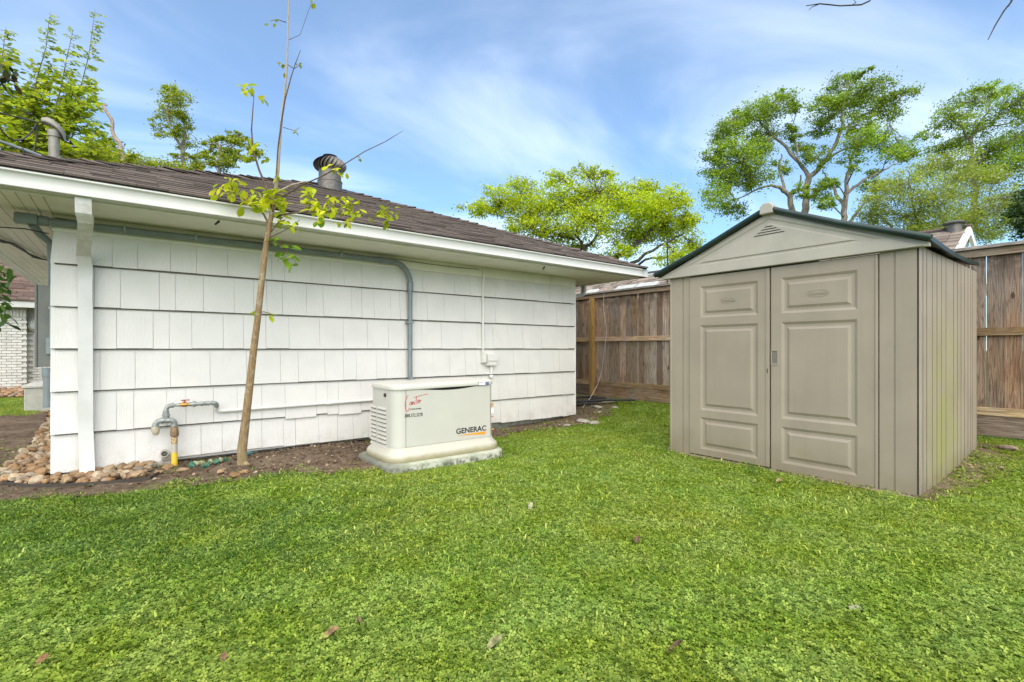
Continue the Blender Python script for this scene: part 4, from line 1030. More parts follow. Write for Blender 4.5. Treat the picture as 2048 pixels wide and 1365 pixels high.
# debris between the house corner and the fence: dark hose loops, flat stones
hz = thing('black_hose', (6.9, 6.9, .08), 'black hoses lying in loops at the fence foot behind the house corner', 'hose')
r = random.Random(4)
for k in range(7):
    pts = []; yo = 6.3 + k * .12
    for i in range(9): t = i / 8; pts.append((6.15 + 1.2 * t, yo + .25 * math.sin(t * 3 + k) - .5 * t * t, gz(6.2 + 1.3 * t, 0) + .05 + .03 * r.random() + .012 * (k % 3)))
    m = MB(); m.tube(pts, .018, 7); m.build('hose_loop', CABLE, hz, smooth=50)
ICO = []
def rock_mesh(seed, sub=2, mat=STONE, flat=.6, ang_=1.0):
    bm = bmesh.new(); bmesh.ops.create_icosphere(bm, subdivisions=sub, radius=.5); rr_ = random.Random(seed); off = Vector((rr_.uniform(0, 50), rr_.uniform(0, 50), seed))
    for v in bm.verts:
        d = 1 + .45 * ang_ * mnoise.noise(v.co * 1.7 + off) + .17 * ang_ * mnoise.noise(v.co * 4 + off); v.co *= d; v.co.z *= flat; v.co.x *= 1.12
    me = bpy.data.meshes.new('stone'); bm.to_mesh(me); bm.free(); me.materials.append(mat); me.shade_smooth(); me.set_sharp_from_angle(angle=R(24)); return me
GST = [rock_mesh(100 + k, 2, GREYSTONE, .45) for k in range(4)]
for i, (px, py, s, lab) in enumerate(((1212, 812, .20, 'grey rounded stone at the fence foot in front of the amber post'), (1228, 813, .14, 'pale broken stone lying right of the grey rounded stone by the fence'), (1196, 820, .17, 'flat tan stone between the house corner and the fence post'), (1170, 836, .22, 'pale flat stone in the bare patch beside the house corner'), (1188, 839, .17, 'mossy flat stone at the lawn edge near the house corner'), (1134, 840, .12, 'small white stone at the wall foot by the far corner'), (1230, 822, .12, 'small flat stone in the grass near the fence'), (1198, 826, .09, 'tiny pale stone in the bare patch behind the wall corner'))):
    z = .06; p = onZ(px, py, z); o = inst('loose_stone', GST[i % 4], None, (p.x, p.y, gz(p.x, p.y) + .02), (r.uniform(-.2, .2), 0, r.uniform(0, 6)), (s, s, s * .9)); tag(o, lab, 'stone', 'loose stones by the house corner')

# ------------------------------------------------------------------ stone border
bed = thing('stone_border', (-.3, 5.4, 0), 'tan river stone border curving round the left house corner', 'stone border')
SM = [rock_mesh(k, 2, STONE, .74, 1.5) for k in range(12)]
r = random.Random(77); placed = []; tries = 0; FLATR = .8
vis = [p for p in STONEP]
def try_stone(x, y, s, z):
    o = inst('stone', r.choice(SM), bed, (x, y, z), (r.uniform(-.4, .4), r.uniform(-.4, .4), r.uniform(0, 6.28)), (s * r.uniform(.85, 1.25), s * r.uniform(.75, 1.0), s * r.uniform(.8, 1.1)))
    return o
while len(placed) < 300 and tries < 60000:
    tries += 1; x = r.uniform(-1.5, .55); y = 4.8 + (r.random() ** 1.25) * 5.2
    if not inpoly(x, y, STONEP): continue
    s = r.uniform(.04, .098)
    if any((x - a) ** 2 + (y - b_) ** 2 < (.47 * (s + c_)) ** 2 for a, b_, c_ in placed): continue
    placed.append((x, y, s))
for (x, y, s) in placed: try_stone(x, y, s, s * .26 + .035)
# extra small stones as ground filler and the far part of the bed
def small_stones(n, samp, smin, smax, seed, name, lab, par=None):
    rr_ = random.Random(seed); V, Fc = [], []
    t = (1 + 5 ** .5) / 2; ICOV = [Vector(p).normalized() * .5 for p in ((-1, t, 0), (1, t, 0), (-1, -t, 0), (1, -t, 0), (0, -1, t), (0, 1, t), (0, -1, -t), (0, 1, -t), (t, 0, -1), (t, 0, 1), (-t, 0, -1), (-t, 0, 1))]
    ICOF = [(0, 11, 5), (0, 5, 1), (0, 1, 7), (0, 7, 10), (0, 10, 11), (1, 5, 9), (5, 11, 4), (11, 10, 2), (10, 7, 6), (7, 1, 8), (3, 9, 4), (3, 4, 2), (3, 2, 6), (3, 6, 8), (3, 8, 9), (4, 9, 5), (2, 4, 11), (6, 2, 10), (8, 6, 7), (9, 8, 1)]
    m = MB()
    for _ in range(n):
        p = samp(rr_)
        if p is None: continue
        s = rr_.uniform(smin, smax); rot = Matrix.Rotation(rr_.random() * 6.28, 3, 'Z'); sc = Vector((s * rr_.uniform(.8, 1.3), s, s * .65))
        m.add([rot @ Vector((v.x * sc.x * rr_.uniform(.8, 1.2), v.y * sc.y * rr_.uniform(.8, 1.2), v.z * sc.z)) + Vector((p[0], p[1], .02 + s * .2)) for v in ICOV], ICOF)
    o = m.build(name, STONES, par, smooth=180); o['kind'] = 'stuff'
    if par is None: tag(o, lab)
    return o
def sb(r_):
    x, y = r_.uniform(-1.6, .6), 4.8 + r_.random() * 7.5
    return (x, y) if inpoly(x, y, STONEP) else None
small_stones(5200, sb, .03, .085, 5, 'small_stone', '', bed)
FARB = gp([(-60, 778), (46, 776), (46, 797), (-60, 803)])
def sf(r_):
    x, y = r_.uniform(-8, -1), r_.uniform(12, 22)
    return (x, y) if inpoly(x, y, FARB) else None
small_stones(3500, sf, .08, .16, 6, 'gravel', 'tan river stones along the foot of the white brick house')
# scattered stones on soil
for i, (px, py, s, lab) in enumerate(((367, 940, .09, 'orange flat stone beside the yellow gas riser'), (335, 935, .10, 'brown stone at the foot of the gas riser'), (318, 944, .08, 'pale stone at the end of the stone border'), (490, 944, .07, 'small round pink stone at the sapling root'), (440, 944, .08, 'red brown clod in the soil left of the sapling'), (470, 951, .10, 'reddish clod of earth at the lawn edge below the sapling'))):
    p = onZ(px, py, .03); o = inst('loose_stone', SM[i], None, (p.x, p.y, .03 + mound(p.x, p.y)), (0, 0, i), (s, s * .8, s * .7)); tag(o, lab, 'stone', 'loose stones on the soil strip')
# steel edging round the border
ed = gp([(96, 828), (88, 850), (68, 885), (36, 926), (2, 947), (-4, 962), (10, 974), (60, 979), (130, 978), (220, 972), (300, 963), (318, 952)])
m = MB(); rings = []
for (x, y) in ed: rings.append([(x, y, -.01), (x + .004, y + .004, -.01), (x + .004, y + .004, .042), (x, y, .042)])
m.loft(rings); tag(m.build('bed_edging', plain('edging_steel', (.05, .04, .032), .7), None, (ed[3][0], ed[3][1], 0)), 'thin dark metal edging curving round the stone border', 'edging')
# green net scraps / moss lumps left of the sapling
gm = thing('green_scrap', onZ(405, 937, .03), 'crumpled green plastic scraps lying on the soil left of the sapling', 'plastic scrap')
GRN = plain('green_plastic', (.045, .16, .10), .5, 0, .3, 30); GRNP = plain('green_plastic_pale', (.28, .30, .17), .7, 0, .3, 30)
for (px, py, s, mt) in ((383, 932, .075, GRN), (393, 930, .08, GRNP), (411, 934, .09, GRN), (402, 928, .08, GRNP), (432, 930, .075, GRN), (441, 927, .07, GRNP), (453, 926, .06, GRN), (423, 927, .07, GRNP)):
    p = onZ(px, py, .03); me = rock_mesh(int(px), 2, mt, .9, 2.6); me.set_sharp_from_angle(angle=R(20)); inst('scrap', me, gm, (p.x, p.y, .035 + mound(p.x, p.y)), (.3, .4, px), (s * .75, s * .6, s * .65))
p = onZ(497, 914, .05); tag(inst('green_ball', rock_mesh(5, 2, plain('teal_plastic', (.05, .15, .16), .4), .8), None, (p.x, p.y, .085), (0, 0, 0), (.075, .06, .06)), 'small teal lump on the soil just behind the sapling trunk', 'plastic lump')

# ------------------------------------------------------------------ far left: brick house, step, meter
BRX = plain('white_brick', (.70, .68, .63), .8, 0, .12, 8)
m = M('white_brick_r'); c = m.hsv(m.mix(m.rng(m.noise(9, 4), .3, .7), (.72, .70, .66), (.62, .595, .55)), .5, 1, m.math('MULTIPLY_ADD', m.rand(), .16, .9)); m.bump(m.noise(60, 3), .3, .005); BRK = m.fin(c, .85)
BY = 20.0; bX = onY(54, 700, BY).x
bh = thing('brick_house', (-4.5, BY + 3, 0), 'white painted brick house with brown roof beyond the left side yard', 'house')
m = MB(); m.box(-9, bX - .02, BY + .02, BY + 6, -.05, 2.45); m.box(bX - .03, bX + 3.2, BY + .32, BY + 6, -.05, 2.45); wl_ = m.build('wall', plain('mortar', (.56, .535, .49), .9), bh)
mb_ = MB(); mb_.box(-.1, .1, -.02, .03, -.032, .032); o = mb_.build('brick', BRK, None, (0, 0, 0)); BRM = o.data; COL.objects.unlink(o); bpy.data.objects.remove(o)
for row in range(29):
    z = .04 + row * .079
    if row < 26:
        x = bX - .102 - (.105 if row % 2 else 0)
        while x > bX - 1.45: inst('brick', BRM, wl_, (x, BY, z)); x -= .209
        x = bX + .09 + (.105 if row % 2 else 0)
        while x < bX + .75: inst('brick', BRM, wl_, (x, BY + .3, z)); x += .209
m = MB()
x = bX - .05
while x > bX - 1.6:
    m.box(x - .03, x + .03, BY - .02, BY + .02, 2.09, 2.28); x -= .07
m.build('soldier_course', BRK, wl_)
m = MB(); m.box(-9, bX + 3.2, BY - .42, BY - .36, 2.34, 2.52); m.box(-9, bX + 3.2, BY - .36, BY + 1, 2.46, 2.49); m.build('eave', GUTTER, bh)
m = MB(); r = random.Random(3); m.prism([(-9, BY - .45, 2.515), (-9, BY + 3.3, 4.84), (-9, BY + 3.3, 4.5), (-9, BY - .3, 2.515)], (bX + 12.3, 0, 0))
for k in range(26):
    y0_ = BY - .45 + k * .14; z0_ = 2.54 + k * .14 * .62; x = -9
    while x < bX + 3.3:
        w = r.choice([.25, .35, .45]); lf = r.choice([0, .012, .02]); m.add([(x, y0_, z0_ + lf + .02), (x + w * .98, y0_, z0_ + lf + .02), (x + w * .98, y0_ + .15, z0_ + .1 + lf), (x, y0_ + .15, z0_ + .1 + lf), (x, y0_, z0_ - .01), (x + w * .98, y0_, z0_ - .01)], [(0, 1, 2, 3), (4, 5, 1, 0)]); x += w
m.build('roof', shingle_mat('brick_house_shingle', (.085, .055, .045), (.18, .125, .105), False), bh)
q = onY(72, 652, BY + .25); mt = thing('electric_meter', (q.x, BY + .2, q.z), 'round grey electric meter on the white brick wall at far left', 'meter')
m = MB(); m.tube([(q.x, BY + .3, q.z), (q.x, BY + .15, q.z)], .17, 18); m.build('socket', TANCAP, mt, smooth=40); m = MB(); m.tube([(q.x, BY + .17, q.z), (q.x, BY + .05, q.z)], [.13, .11], 18); m.build('dome', GALV, mt, smooth=40)
a = P(48, 825, 9.04); st = thing('wall_step', (a.x, a.y, 0), 'low grey painted block step at the foot of the left side wall', 'step')
m = MB(); m.box(a.x, X0, a.y, a.y + 1.2, -.05, .44); m.build('block', plain('grey_block', (.47, .46, .41), .85, 0, .12, 8), st, bevel=.01)
m = MB(); m.box(a.x - .03, X0, a.y - .03, a.y + 1.23, .441, .49); m.build('top_slab', plain('grey_block_top', (.56, .55, .50), .85, 0, .12, 8), st, bevel=.008)

# ------------------------------------------------------------------ neighbour house behind the fence
nh = thing('neighbor_house', (15.5, 6, 0), 'neighbouring house with tan shingle roof behind the wooden fence', 'house')
TANS = shingle_mat('tan_shingle', (.17, .135, .11), (.30, .25, .21), False)
RZ = 3.72; RXX = 14.0
m = MB(); r = random.Random(12)
for k in range(18):
    t = k * .14; xx = RXX - 2.6 + t; z0_ = RZ - 2.6 * .55 + t * .55; y = 2.25
    while y < 15:
        w = r.choice([.25, .35, .45]); lf = r.choice([0, .012, .022]); m.add([(xx, y, z0_ + lf + .02), (xx, y + w * .98, z0_ + lf + .02), (xx + .15, y + w * .98, z0_ + .083 + lf), (xx + .15, y, z0_ + .083 + lf), (xx, y, z0_ - .01), (xx, y + w * .98, z0_ - .01)], [(0, 3, 2, 1), (4, 0, 1, 5)]); y += w
rf = m.build('roof', TANS, nh)
m = MB(); m.prism([(RXX - 2.5, 2.35, 2.28), (RXX + 2.4, 2.35, 2.28), (RXX, 2.35, RZ - .03)], (0, 12.6, 0)); m.build('gable', plain('pale_siding', (.55, .55, .53), .7), nh)
m = MB(); m.box(RXX - 2.4, RXX + 2.4, 2.5, 15, 0, 2.3); m.build('wall', plain('neighbor_wall', (.5, .47, .42), .8), nh)
for sg in (-1, 1):
    m = MB(); m.prism([(RXX, 2.22, RZ + .03), (RXX, 2.22, RZ - .14), (RXX + sg * 2.6, 2.22, RZ - .14 - 2.6 * .55), (RXX + sg * 2.6, 2.22, RZ + .03 - 2.6 * .55)], (0, .06, 0)); m.build('barge_board', TRIM, nh)
m = MB(); m.tube([(RXX, 2.2, RZ + .035), (RXX, 15, RZ + .035)], .04, 6); m.build('ridge_cap', plain('ridge_brown', (.13, .095, .08), .9), rf)
q = P(1912, 462, 10.6); m = MB(); m.tube([(RXX - .1, q.y, RZ - .1), (RXX - .1, q.y, RZ + .10)], .13, 18); m.tube([(RXX - .1, q.y, RZ + .10), (RXX - .1, q.y, RZ + .12), (RXX - .1, q.y, RZ + .16), (RXX - .1, q.y, RZ + .17)], [.20, .21, .13, .04], 20); m.build('roof_vent', METAL, rf, smooth=30)
# skylights
for (px, py, w) in ((1241, 566, .9), (1278, 558, .8), (1170, 573, .5)):
    tt = 1.55; xx = RXX - tt; zz_ = RZ - tt * .55; a_, b_ = tdir(px); yy = xx / a_ * b_; m = MB()
    sk = [(xx - .55, yy - w / 2, zz_ - .3), (xx - .55, yy + w / 2, zz_ - .3), (xx + .45, yy + w / 2, zz_ + .25), (xx + .45, yy - w / 2, zz_ + .25)]
    m.prism([(a, b, c + .04) for a, b, c in sk], (0, 0, .1)); o = m.build('skylight', plain('skylight_dome', (.50, .51, .50), .25), nh, bevel=.02)
    m = MB(); m.box(xx - .5, xx + .4, yy - w / 2 - .08, yy - w / 2 - .01, zz_ - .3, zz_ - .2); m.v = [(a, b, c + (a - xx) * .55 + .32) for a, b, c in m.v]; m.build('frame', plain('skylight_frame', (.35, .35, .34), .5), o)
q = P(1205, 515, 19); ch = MB()
for i in range(5):
    for j in range(3): ch.box(q.x - .35 + j * .24, q.x - .35 + j * .24 + .225, q.y - .3, q.y + .3, q.z - .5 + i * .1, q.z - .5 + i * .1 + .088)
ch.box(q.x - .34, q.x + .34, q.y - .28, q.y + .28, q.z - 1.9, q.z - .03); ch.build('chimney', plain('chimney_brick', (.24, .15, .11), .9, 0, .3, 12), nh)
q = onX(1335, 545, 11.6); m = MB(); zt_ = onX(1335, 482, 11.6).z; m.tube([(q.x, q.y, 2.2), (q.x, q.y, zt_)], .022, 8); tag(m.build('antenna_pole', CABLE, None, (q.x, q.y, 2.2), smooth=60), 'thin black pole rising behind the left eave of the shed roof', 'pole')

# ------------------------------------------------------------------ TREES
def leaf_quads(C, size, seed, up=.35, aspect=.55, bias=None, droop=0.0):
    """C (N,3) leaf centres -> (N,4,3) rhombic leaves"""
    g_ = np.random.default_rng(seed); N = len(C)
    nrm = g_.normal(size=(N, 3)); nrm[:, 2] = np.abs(nrm[:, 2]) + up; nrm /= np.linalg.norm(nrm, axis=1, keepdims=True)
    u_ = g_.normal(size=(N, 3))
    if bias is not None: u_ += np.array(bias)
    u_[:, 2] -= droop
    u_ -= nrm * np.sum(u_ * nrm, axis=1, keepdims=True); u_ /= np.linalg.norm(u_, axis=1, keepdims=True) + 1e-9
    w_ = np.cross(nrm, u_); s = (size * g_.uniform(.6, 1.3, size=(N, 1))); h_ = nrm * s * .12
    return np.stack([C - u_ * s * .5, C + w_ * s * aspect * .5 + h_, C + u_ * s * .5, C - w_ * s * aspect * .5 + h_], axis=1)
def tree(name, label, D, trunk, limbs, blobs, leafmat, bark, nleaf, lsize, seed, cat='tree', group=None, sub=26, spread=.34, depth=.9, twig_r=.014, clump=.16, bias=None, up=.35, aspect=.55):
    rr_ = random.Random(seed); g_ = np.random.default_rng(seed)
    pxm = D / F; dvec = Vector((FX, FY, 0))
    def wp(px, py, dd=0.0): return P(px, py, D + dd)
    base = wp(trunk[0][0], trunk[0][1]); base.z = 0
    root = thing(name, base, label, cat, group)
    nodes = []
    def limb(pts, dj):
        out = []; pts = [(x, y, r_ * .62) for x, y, r_ in pts]
        pp = [wp(x, y, dj * i / max(1, len(pts) - 1)) for i, (x, y, _) in enumerate(pts)]
        for i in range(len(pp) - 1):
            for k in range(4):
                t = k / 4; p = pp[i].lerp(pp[i + 1], t); wob = (pp[i + 1] - pp[i]).length * .05
                p += Vector((rr_.uniform(-wob, wob), rr_.uniform(-wob, wob), rr_.uniform(-wob, wob))) if k else Vector((0, 0, 0))
                out.append((p, pxm * (pts[i][2] * (1 - t) + pts[i + 1][2] * t)))
        out.append((pp[-1], pxm * pts[-1][2])); return out
    L = limb(trunk, 0.0)
    m = MB(); m.tube([base - Vector((0, 0, .1))] + [p for p, _ in L], [L[0][1] * 1.15] + [q_ for _, q_ in L], 9); m.build('trunk', bark, root, smooth=60); nodes += L
    for lb in limbs:
        dj = rr_.uniform(-1, 1) * depth * pxm * 60; l_ = limb(lb, dj); nodes += l_
        m = MB(); m.tube([p for p, _ in l_], [q_ for _, q_ in l_], 7); m.build('limb', bark, root, smooth=60)
    # branches to blobs, twigs to clumps, leaves in clumps
    tw = MB(); area = sum(b_[2] * b_[3] for b_ in blobs); LC = []
    for (bx_, by_, rx_, ry_) in blobs:
        dd = rr_.uniform(-1, 1) * depth * pxm * 70
        c = wp(bx_, by_, dd); near = min(nodes, key=lambda n_: (n_[0] - c).length)
        mid = near[0].lerp(c, .5) + Vector((rr_.uniform(-.1, .1), rr_.uniform(-.1, .1), rr_.uniform(0, .2))) * (c - near[0]).length
        br = [near[0], near[0].lerp(mid, .55), mid, mid.lerp(c, .5), c]; r0 = min(near[1] * .6, twig_r * 3.2)
        tw.tube(br, [r0, r0 * .8, r0 * .65, r0 * .5, r0 * .35], 5, False)
        ns = max(6, int(sub * 1.9 * (rx_ * ry_) / 1500.0))
        n_each = int(nleaf * rx_ * ry_ / area / ns)
        for _ in range(ns):
            while True:
                v = Vector((rr_.uniform(-1, 1), rr_.uniform(-1, 1), rr_.uniform(-1, 1)))
                if v.length < 1: break
            v *= rr_.uniform(.8, 1.18)
            sc_ = c + Vector((RX, RY, 0)) * v.x * rx_ * pxm + Vector((0, 0, 1)) * v.z * ry_ * pxm + dvec * v.y * rx_ * pxm * depth
            src = br[rr_.choice([1, 2, 3, 3, 4])]; md = src.lerp(sc_, .5) + Vector((rr_.uniform(-.1, .1), rr_.uniform(-.1, .1), rr_.uniform(-.02, .15))) * (sc_ - src).length
            tw.tube([src, md, sc_], [twig_r, twig_r * .7, twig_r * .35], 4, False)
            cr = clump * (rx_ + ry_) * pxm * rr_.uniform(.6, 1.25)
            k = max(5, int(n_each * rr_.uniform(.5, 1.5)))
            pts = g_.normal(size=(k, 3)) * np.array([cr, cr, cr * .6]) * np.where(g_.random((k, 1)) < .15, 1.5, .88) + np.array(sc_)
            LC.append(pts)
    tw.build('branches', bark, root, smooth=60)['kind'] = 'stuff'
    C = np.concatenate(LC); q = leaf_quads(C, lsize, seed, up, aspect, bias)
    o = fast_quads('crown', q, leafmat, None, root, base); o['kind'] = 'stuff'
    return root

LYG = leaf_mat('leaf_yellow_green', (0.259, 0.355, 0.013), (0.453, 0.592, 0.023), (0.733, 0.783, 0.041), .5, .5)
LMID = leaf_mat('leaf_mid_green', (0.123, 0.225, 0.021), (0.263, 0.405, 0.035), (0.474, 0.600, 0.056), .45, .4)
LOLV = leaf_mat('leaf_olive', (0.170, 0.239, 0.030), (0.337, 0.428, 0.054), (0.507, 0.568, 0.092), .45, .5)
LDRK = leaf_mat('leaf_dark', (0.018, 0.045, 0.012), (0.045, 0.098, 0.019), (0.083, 0.135, 0.030), .3, .6)
LASH = leaf_mat('leaf_ash', (0.163, 0.253, 0.017), (0.351, 0.461, 0.029), (0.621, 0.646, 0.042), .5, 1.2)
LFAR = leaf_mat('leaf_far_left', (0.134, 0.215, 0.017), (0.298, 0.380, 0.029), (0.506, 0.532, 0.042), .45, .8)

tree('spreading_oak', 'wide spreading yellow green tree with dark limbs rising behind the house roof', 25,
     [(1238, 745, 13), (1238, 640, 12), (1236, 560, 11)],
     [[(1236, 575, 9), (1224, 521, 8), (1264, 495, 7), (1300, 463, 5), (1325, 440, 3)], [(1236, 575, 8), (1190, 530, 7), (1158, 503, 6), (1187, 482, 5), (1200, 462, 3.5), (1211, 450, 2)],
      [(1236, 570, 8), (1262, 527, 6), (1322, 490, 4), (1365, 470, 2)], [(1190, 530, 5), (1150, 470, 4), (1164, 429, 3.5), (1180, 405, 3), (1197, 388, 2)], [(1150, 480, 4), (1080, 470, 3), (1030, 440, 2), (985, 425, 1.3)],
      [(1236, 560, 6), (1290, 520, 4), (1350, 515, 2.5), (1385, 500, 1.5)]],
     [(955, 420, 32, 18), (1000, 402, 38, 32), (1045, 385, 42, 30), (1070, 425, 60, 38), (1125, 358, 36, 18), (1130, 400, 55, 32), (1175, 345, 34, 14), (1190, 388, 55, 32), (1212, 352, 24, 12), (1185, 440, 60, 34), (1250, 402, 52, 32), (1283, 372, 36, 20), (1300, 420, 52, 34), (1345, 400, 36, 30), (1372, 430, 32, 30), (1330, 465, 60, 34), (1260, 470, 60, 30), (1385, 490, 26, 22), (1350, 515, 45, 16), (1235, 510, 40, 14), (1120, 470, 55, 24), (1060, 458, 45, 20), (1160, 492, 40, 14)],
     LYG, BARKD, 47000, .13, 41, sub=28, clump=.13, twig_r=.018)
tree('tall_hackberry', 'tall open green tree forking above the shed ridge with grey trunk', 30,
     [(1606, 745, 14), (1606, 560, 13), (1608, 430, 11), (1612, 384, 10), (1618, 352, 9)],
     [[(1618, 352, 7), (1605, 335, 6), (1576, 299, 5), (1550, 276, 4), (1520, 243, 2.5), (1490, 232, 1.2)], [(1618, 354, 8), (1651, 322, 7), (1673, 286, 6), (1685, 253, 5), (1685, 225, 3), (1690, 190, 1.5)],
      [(1687, 256, 4), (1719, 234, 3), (1755, 217, 2), (1800, 200, 1)], [(1606, 470, 10), (1585, 423, 9), (1580, 393, 8), (1563, 377, 6.5), (1543, 371, 4), (1504, 384, 2.5), (1470, 400, 1.5)], [(1570, 383, 4.5), (1558, 340, 3.5), (1563, 309, 2)],
      [(1665, 312, 4), (1690, 298, 3), (1722, 289, 2)], [(1580, 400, 4), (1600, 370, 3), (1602, 350, 2)], [(1600, 325, 3), (1592, 290, 2.5), (1583, 265, 1.5)]],
     [(1425, 300, 26, 20), (1455, 268, 34, 26), (1495, 238, 44, 24), (1545, 215, 44, 22), (1570, 192, 26, 12), (1592, 212, 20, 12), (1480, 312, 48, 34), (1440, 350, 30, 28), (1500, 352, 48, 26), (1435, 392, 28, 28), (1465, 422, 34, 14), (1583, 268, 18, 20), (1535, 268, 38, 20), (1640, 250, 32, 26), (1690, 170, 44, 16), (1725, 145, 20, 8), (1660, 208, 36, 22), (1740, 185, 50, 20), (1800, 192, 36, 10), (1765, 222, 50, 16), (1700, 210, 46, 22), (1635, 312, 26, 22), (1605, 300, 24, 16), (1715, 252, 38, 16), (1735, 288, 46, 18), (1800, 300, 34, 18), (1560, 335, 20, 14), (1520, 300, 34, 22), (1600, 385, 18, 14), (1640, 385, 24, 16)],
     LMID, BARKG, 48000, .135, 42, sub=30, clump=.13, bias=(.5, -.3, 0), twig_r=.018)
tree('slender_hackberry', 'slender pale trunked tree forking just right of the tall green tree', 29,
     [(1687, 745, 12), (1687, 560, 10), (1687, 446, 9), (1690, 406, 8), (1693, 371, 6), (1701, 325, 4), (1706, 302, 2)],
     [[(1688, 415, 6), (1670, 380, 4.5), (1652, 358, 3), (1645, 340, 1.5)], [(1692, 390, 5), (1726, 361, 4), (1765, 341, 2.8), (1804, 322, 1.6)], [(1690, 455, 6), (1704, 440, 5), (1719, 418, 4), (1738, 395, 2)]],
     [(1700, 315, 26, 12), (1655, 372, 20, 14), (1722, 275, 40, 12), (1790, 310, 30, 12), (1820, 312, 26, 12), (1740, 345, 20, 8), (1710, 340, 14, 8), (1745, 375, 26, 12), (1655, 410, 16, 16)],
     LMID, BARKG, 6000, .135, 43, sub=26, clump=.18, twig_r=.016)
tree('distant_hackberry', 'dark green open tree at the upper right behind the olive tree', 34,
     [(1945, 745, 12), (1943, 560, 10), (1940, 330, 7)],
     [[(1940, 330, 6), (1942, 280, 4.5), (1965, 240, 3.5), (1985, 215, 2)], [(1942, 285, 4), (1920, 250, 3), (1905, 232, 1.5)], [(1945, 330, 5), (1990, 300, 4), (2050, 260, 3), (2090, 240, 2)], [(1950, 262, 3), (1995, 252, 2.4), (2035, 240, 1.6)]],
     [(1855, 270, 22, 12), (1900, 238, 36, 20), (1940, 205, 48, 24), (1985, 180, 34, 12), (2035, 205, 40, 30), (1960, 248, 48, 20), (1915, 292, 42, 18), (1990, 300, 55, 24), (2045, 285, 40, 30), (2030, 335, 40, 30), (1880, 300, 26, 12), (2080, 240, 40, 50), (1965, 330, 40, 20)],
     LMID, BARKG, 25000, .145, 44, sub=30, clump=.13, bias=(.5, -.3, 0), twig_r=.02)
tree('olive_bush_tree', 'broad pale olive green tree behind the right fence with thin pale twigs', 22,
     [(1850, 740, 9), (1850, 600, 8), (1848, 500, 6)],
     [[(1848, 500, 4), (1830, 430, 3), (1822, 380, 2), (1815, 340, 1)], [(1848, 500, 4), (1880, 430, 3), (1890, 370, 2), (1905, 330, 1)], [(1848, 500, 4), (1930, 440, 3), (1975, 400, 2)], [(1848, 510, 4), (1780, 450, 2.5), (1745, 420, 1.5)]],
     [(1740, 430, 30, 34), (1760, 395, 34, 28), (1800, 370, 38, 30), (1850, 338, 38, 26), (1900, 326, 42, 24), (1800, 440, 55, 32), (1870, 395, 60, 42), (1935, 365, 50, 36), (1965, 425, 60, 36), (1890, 448, 60, 26), (2015, 400, 40, 36), (2025, 450, 40, 30), (1960, 470, 50, 20), (1850, 470, 60, 20), (1990, 350, 30, 24)],
     LOLV, BARKG, 42000, .088, 45, sub=30, clump=.14, twig_r=.011)
tree('dark_evergreen', 'dark evergreen tree cut off by the right photo edge above the fence', 18,
     [(2085, 740, 12), (2085, 500, 9), (2085, 400, 5)], [[(2085, 450, 5), (2060, 430, 3), (2045, 420, 1.5)]],
     [(2050, 425, 22, 28), (2085, 390, 40, 30), (2060, 460, 28, 18), (2110, 440, 40, 40)], LDRK, BARKD, 8000, .11, 46, sub=34, clump=.2)
tree('column_tree', 'narrow upright leafy tree alone against the sky above the left roof', 22,
     [(370, 745, 9), (369, 560, 8), (368, 340, 6.5), (365, 295, 5.5)],
     [[(365, 297, 4.5), (350, 275, 4), (338, 255, 3.4), (334, 216, 2.5), (345, 185, 1)], [(366, 290, 4), (368, 255, 3), (362, 220, 1.5)]],
     [(342, 185, 22, 16), (358, 205, 24, 20), (332, 222, 28, 22), (318, 258, 18, 18), (362, 240, 26, 22), (372, 282, 26, 22), (385, 315, 20, 16), (345, 262, 20, 16), (340, 205, 20, 18), (352, 318, 12, 12), (330, 178, 10, 8)],
     LFAR, BARKG, 6500, .10, 47, sub=26, clump=.12)
tree('round_topped_tree', 'bushy yellowish tree with bare stub left of the sapling above the roof', 20,
     [(440, 745, 9), (440, 560, 8), (440, 335, 5.5), (439, 292, 4)], [[(439, 292, 3.5), (422, 278, 2.5), (415, 270, 1)], [(440, 310, 3), (470, 290, 2), (485, 275, 1)]],
     [(420, 300, 16, 18), (458, 292, 22, 20), (480, 280, 16, 14), (440, 325, 34, 14), (505, 308, 22, 14), (410, 330, 20, 10), (475, 318, 26, 14), (470, 268, 12, 8)],
     LFAR, BARKG, 5000, .11, 48, sub=26, clump=.13)
tree('leaning_dead_stem', 'bare leaning dead stem with broken top above the left roof', 15,
     [(250, 745, 7), (250, 500, 7), (248, 327, 6.5), (240, 290, 6), (226, 267, 5.5), (222, 237, 5), (210, 218, 4.5), (203, 208, 3.5)],
     [[(210, 215, 2.5), (214, 207, 1.2)]], [(240, 325, 16, 8), (262, 318, 12, 10)], LFAR, DEADW, 500, .09, 49)
tree('low_hedge_tree', 'low leafy tree tops just showing over the roof hip at left', 16,
     [(300, 745, 6), (300, 560, 5), (300, 345, 3)], [[(300, 350, 2.5), (260, 330, 1.5), (225, 315, 1)]],
     [(215, 282, 10, 10), (210, 308, 32, 16), (262, 318, 26, 14), (300, 328, 34, 10), (340, 335, 30, 8), (240, 330, 40, 12), (395, 342, 20, 6)], LFAR, BARKG, 5000, .085, 50, sub=34, clump=.2)

